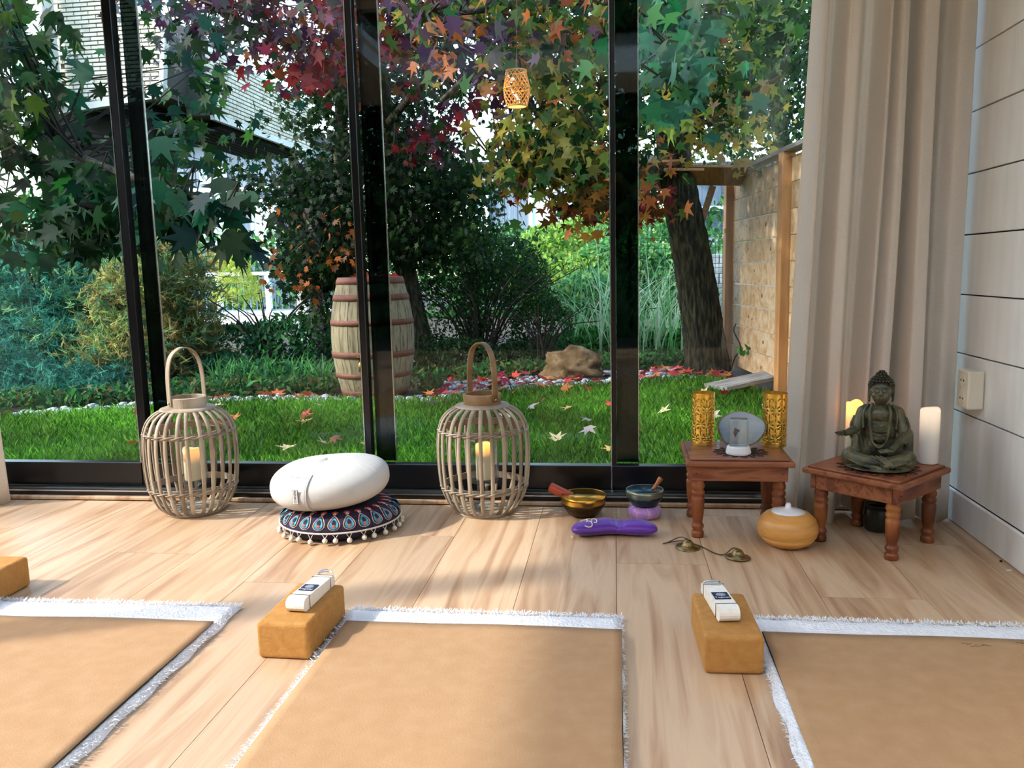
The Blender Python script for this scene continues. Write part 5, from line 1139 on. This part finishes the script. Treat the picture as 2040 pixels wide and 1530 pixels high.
MB().box(xs[0], xs[-1] + .1, BY - .24, BY - .18, bz - .22, bz - .055).build('edge_beam', m_housewh, fb)
lp = MB().box(-.05, .05, -.02, .02, 0, .75).build('garden_stake', m_housewh, None, loc=(P(408, 720, 9.6)[0], 9.0, ZG), rot=(0, .06, 0)); tag(lp, 'pale wooden stake seen through the left lantern handle', 'stake')

# ================================================================== houses
def far_house(label, px0, px1, pyt, pyb, Y, wins, roof_py, bands):
    t = thing('far_house', label, 'house', (0, 0, 0)); a, c = P(px0, pyt, Y), P(px1, pyb, Y); zt = P((px0 + px1) / 2, pyt, Y)[2]
    MB().box(a[0], c[0], Y, Y + 4, ZG, zt).build('wall', m_clad, t)
    MB().box(a[0] - .3, c[0] + .3, Y - .4, Y + 4.3, zt, zt + .25).build('roof', m_roofd, t)
    n = int((c[0] - a[0]) / .35)
    for k in range(n): x = a[0] + (c[0] - a[0]) * (k + .5) / n; MB().box(x - .165, x + .165, Y - .03, Y - .002, ZG, zt - .02).build('cladding_board', m_clad, t)
    for (y,) in bands: z = P((px0 + px1) / 2, y, Y)[2]; MB().box(a[0], c[0], Y - .12, Y - .03, z - .07, z + .07).build('band', m_housewh, t)
    for (x0, x1, y0, y1, sp) in wins:
        p, q = P(x0, y0, Y - .1), P(x1, y1, Y - .1); f = thing('window'); f.parent = t
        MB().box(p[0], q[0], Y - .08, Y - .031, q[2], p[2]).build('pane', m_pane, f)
        for u in np.linspace(0, 1, sp + 1): x = p[0] + (q[0] - p[0]) * u; MB().box(x - .05, x + .05, Y - .13, Y - .08, q[2], p[2]).build('frame_bar', m_housewh, f)
        for z in (p[2], q[2]): MB().box(p[0] - .05, q[0] + .05, Y - .13, Y - .08, z - .05, z + .05).build('frame_bar', m_housewh, f)
    return t
far_house('blue grey clad house with wide white framed window behind the garden', 925, 1300, 340, 500, 22, [(1056, 1150, 368, 472, 2), (930, 972, 380, 480, 1), (1175, 1220, 390, 440, 1)], 330, [(484,), (352,)])
far_house('pale blue house with white windows behind the footbridge', 300, 620, 285, 560, 26, [(385, 470, 390, 470, 2), (400, 450, 335, 362, 1), (500, 560, 400, 520, 1), (330, 370, 390, 470, 1)], 280, [(378,), (484,)])
far_house('grey clad house seen between leaning trunk and wooden fence', 1385, 1700, 340, 640, 24, [(1420, 1460, 480, 520, 1)], 330, [(412,), (470,)])

def brick_face(t, poly, y_or_x, axis, name='brick', bw=.29, bh=.066, nmax=300, tilt=0.0):
    """bricks laid over a polygon given as (u, z) in a wall plane"""
    us = [p[0] for p in poly]; zs_ = [p[1] for p in poly]; cnt = 0
    def inside(u, z):
        c = False; n = len(poly)
        for i in range(n):
            (a, b), (c2, d) = poly[i], poly[i - 1]
            if (b > z) != (d > z) and u < (c2 - a) * (z - b) / (d - b) + a: c = not c
        return c
    me = MB().box(-bw / 2 + .006, bw / 2 - .006, -.02, .01, -bh / 2 + .0065, bh / 2 - .0065).mesh('brick', m_brick)
    r = 0; z = min(zs_) + bh / 2
    while z < max(zs_):
        u = min(us) - bw + (bw / 2 if r % 2 else 0)
        while u < max(us) + bw:
            if inside(u, z) and cnt < nmax:
                cnt += 1; o = ob('brick', me, t, loc=(u, y_or_x, z) if axis == 'x' else (y_or_x, u, z), rot=(0, 0, 0) if axis == 'x' else (0, 0, pi / 2))
            u += bw
        z += bh; r += 1
    return cnt
ha = thing('reflected_brick_house', 'reflection of a pale brick house with dark ground floor in the upper left panes', 'house', (0, 0, 0)); HY = 8.6  # mirror image in the panes, built as a solid house outside
pa = [P(112, -40, HY), P(235, -22, HY), P(330, 62, HY), P(326, 190, HY), P(125, 222, HY)]; pa = [(p[0], p[2]) for p in pa]
MY = Matrix(((1, 0, 0, 0), (0, 0, 1, 0), (0, 1, 0, 0), (0, 0, 0, 1)))
MB().prism(pa, HY + .0, HY + 2.2, M=MY).build('upper_floor', m_mortar, ha)
NA = brick_face(ha, pa, HY - .004, 'x', bw=.165, bh=.044, nmax=262)
def strip(t, name, p, q, y, w, dep, mat):
    p, q = np.array(p), np.array(q); d = q - p; L_ = np.hypot(*d); o = MB().box(-L_ / 2, L_ / 2, -dep, dep, -w / 2, w / 2).build(name, mat, t, loc=((p[0] + q[0]) / 2, y, (p[1] + q[1]) / 2), rot=(0, -math.atan2(d[1], d[0]), 0)); return o
strip(ha, 'fascia', pa[4], pa[3], HY - .03, .07, .04, m_fascia); strip(ha, 'verge', pa[1], pa[2], HY - .03, .06, .05, m_fascia); strip(ha, 'corner_trim', pa[3], pa[2], HY - .02, .05, .04, m_fascia)
q0, q1 = P(64, -20, HY - .2), P(92, 212, HY - .2); MB().box(q0[0], q0[0] + .16, HY - .3, HY - .1, q1[2], q0[2] + .4).build('reflected_pale_strip', m_fascia, ha)  # pale reflected strip, built as an upright
d0, d1 = P(40, 215, HY), P(305, 520, HY); MB().box(d0[0], d1[0], HY + .25, HY + .6, ZG, pa[4][1] + .1).build('lower_floor', m_char, ha)
MB().box(d0[0], d1[0], HY + .22, HY + .25, ZG, pa[4][1] + .1).build('cladding', m_char, ha)
w0, w1 = P(246, 300, HY + .2), P(286, 530, HY + .2); pw = [(w0[0], w1[2]), (w1[0], w1[2]), (w1[0], w0[2]), (w0[0], w0[2])]
MB().box(w0[0] - .05, w1[0] + .05, HY + .18, HY + .24, w1[2] - .05, w0[2] + .06).build('door_frame', m_char, ha)
MB().box(w0[0], w1[0], HY + .12, HY + .2, w1[2], w0[2]).build('brick_pier', m_mortar, ha); brick_face(ha, [(w0[0] + .01, w1[2]), (w1[0], w1[2]), (w1[0], w0[2]), (w0[0] + .01, w0[2])], HY + .115, 'x', bw=.115, bh=.044, nmax=38)
hb = thing('reflected_brick_wing', 'reflection of a pale brick overhanging wing with dark slatted soffit above the left garden', 'house', (0, 0, 0)); XB = -4.5  # wing of the mirrored house, also built as solid geometry outside
y0, y1, z0, z1 = 9.10, 12.1, 2.61, 3.29
MB().box(XB - .3, XB, y0, y1, z0, z1).build('upper_floor', m_mortar, hb); NB = brick_face(hb, [(y0, z0 + .03), (y1, z0 + .03), (y1, z1), (y0, z1)], XB + .004, 'y', bw=.20, bh=.047, nmax=299)
MB().box(XB - .02, XB + .03, y0, y1 + .02, z0 - .05, z0 + .03).build('fascia', m_fascia, hb); MB().box(XB - .03, XB + .03, y0, y1 + .02, z1, z1 + .05).build('coping', m_fascia, hb)
MB().box(XB - .95, XB - .05, y0 + .3, y1, z0 - .06, z0 - .03).build('soffit', m_char, hb)
k = XB - .12
while k > XB - .95: MB().box(k - .045, k + .045, y0 + .3, y1, z0 - .08, z0 - .06).build('soffit_slat', m_char, hb); k -= .11
MB().box(XB - .25, XB - .10, y1 - .2, y1 - .05, ZG, z0 - .06).build('support_post', m_fascia, hb)
MB().box(XB - 1.0, XB - .96, y0 + .3, y0 + .9, ZG, z0 - .06).build('back_wall', m_char, hb)
# lattice screen
ls = thing('lattice_screen', 'dark diamond lattice on a pale post behind the barrel', 'lattice', (0, 0, 0)); LY_ = 7.9; l0, l1 = P(605, 425, LY_), P(640, 605, LY_); lw_ = .19
MB().box(-lw_ / 2 + .03, lw_ / 2 - .03, .03, .07, -.1, (l0[2] - ZG) + .05).build('post', m_greyw, ls, loc=((l0[0] + l1[0]) / 2, LY_, ZG))
for k in range(15):
    z = ZG + .2 + k * .11
    if z > l0[2] - .05: break
    for s in (-1, 1): MB().box(-.125, .125, -.006, .006, -.007, .007).build('lattice_strip', m_wire, ls, loc=((l0[0] + l1[0]) / 2, LY_ + s * .006, z), rot=(0, s * .9, 0))
# reflection of an indoor woven pendant lamp, built as a lamp hung outside
wl_ = thing('reflected_woven_lamp', 'reflection of a glowing woven bamboo pendant lamp among the autumn leaves', 'lamp', tuple(P(1030, 212, 4.35))); lr = .052
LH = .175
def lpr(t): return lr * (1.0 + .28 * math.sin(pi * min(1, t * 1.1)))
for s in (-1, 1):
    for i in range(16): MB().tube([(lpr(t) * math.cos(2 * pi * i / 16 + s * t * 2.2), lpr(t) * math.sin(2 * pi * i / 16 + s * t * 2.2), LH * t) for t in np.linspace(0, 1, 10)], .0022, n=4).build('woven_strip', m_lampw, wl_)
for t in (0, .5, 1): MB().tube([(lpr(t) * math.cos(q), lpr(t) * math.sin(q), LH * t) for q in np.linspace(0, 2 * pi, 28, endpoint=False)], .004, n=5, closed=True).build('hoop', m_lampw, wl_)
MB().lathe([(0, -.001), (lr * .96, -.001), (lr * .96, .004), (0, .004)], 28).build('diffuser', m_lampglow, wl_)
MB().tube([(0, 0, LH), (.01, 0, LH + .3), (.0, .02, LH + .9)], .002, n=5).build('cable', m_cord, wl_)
pl_ = bpy.data.lights.new('reflected_lamp_bulb', 'POINT'); pl_.energy = .2; pl_.color = (1, .66, .3); pl_.shadow_soft_size = .03; po_ = bpy.data.objects.new('reflected_lamp_bulb', pl_); COL.objects.link(po_); po_.parent = wl_; po_.location = (0, 0, .08)  # light added inside the rebuilt lamp reflection
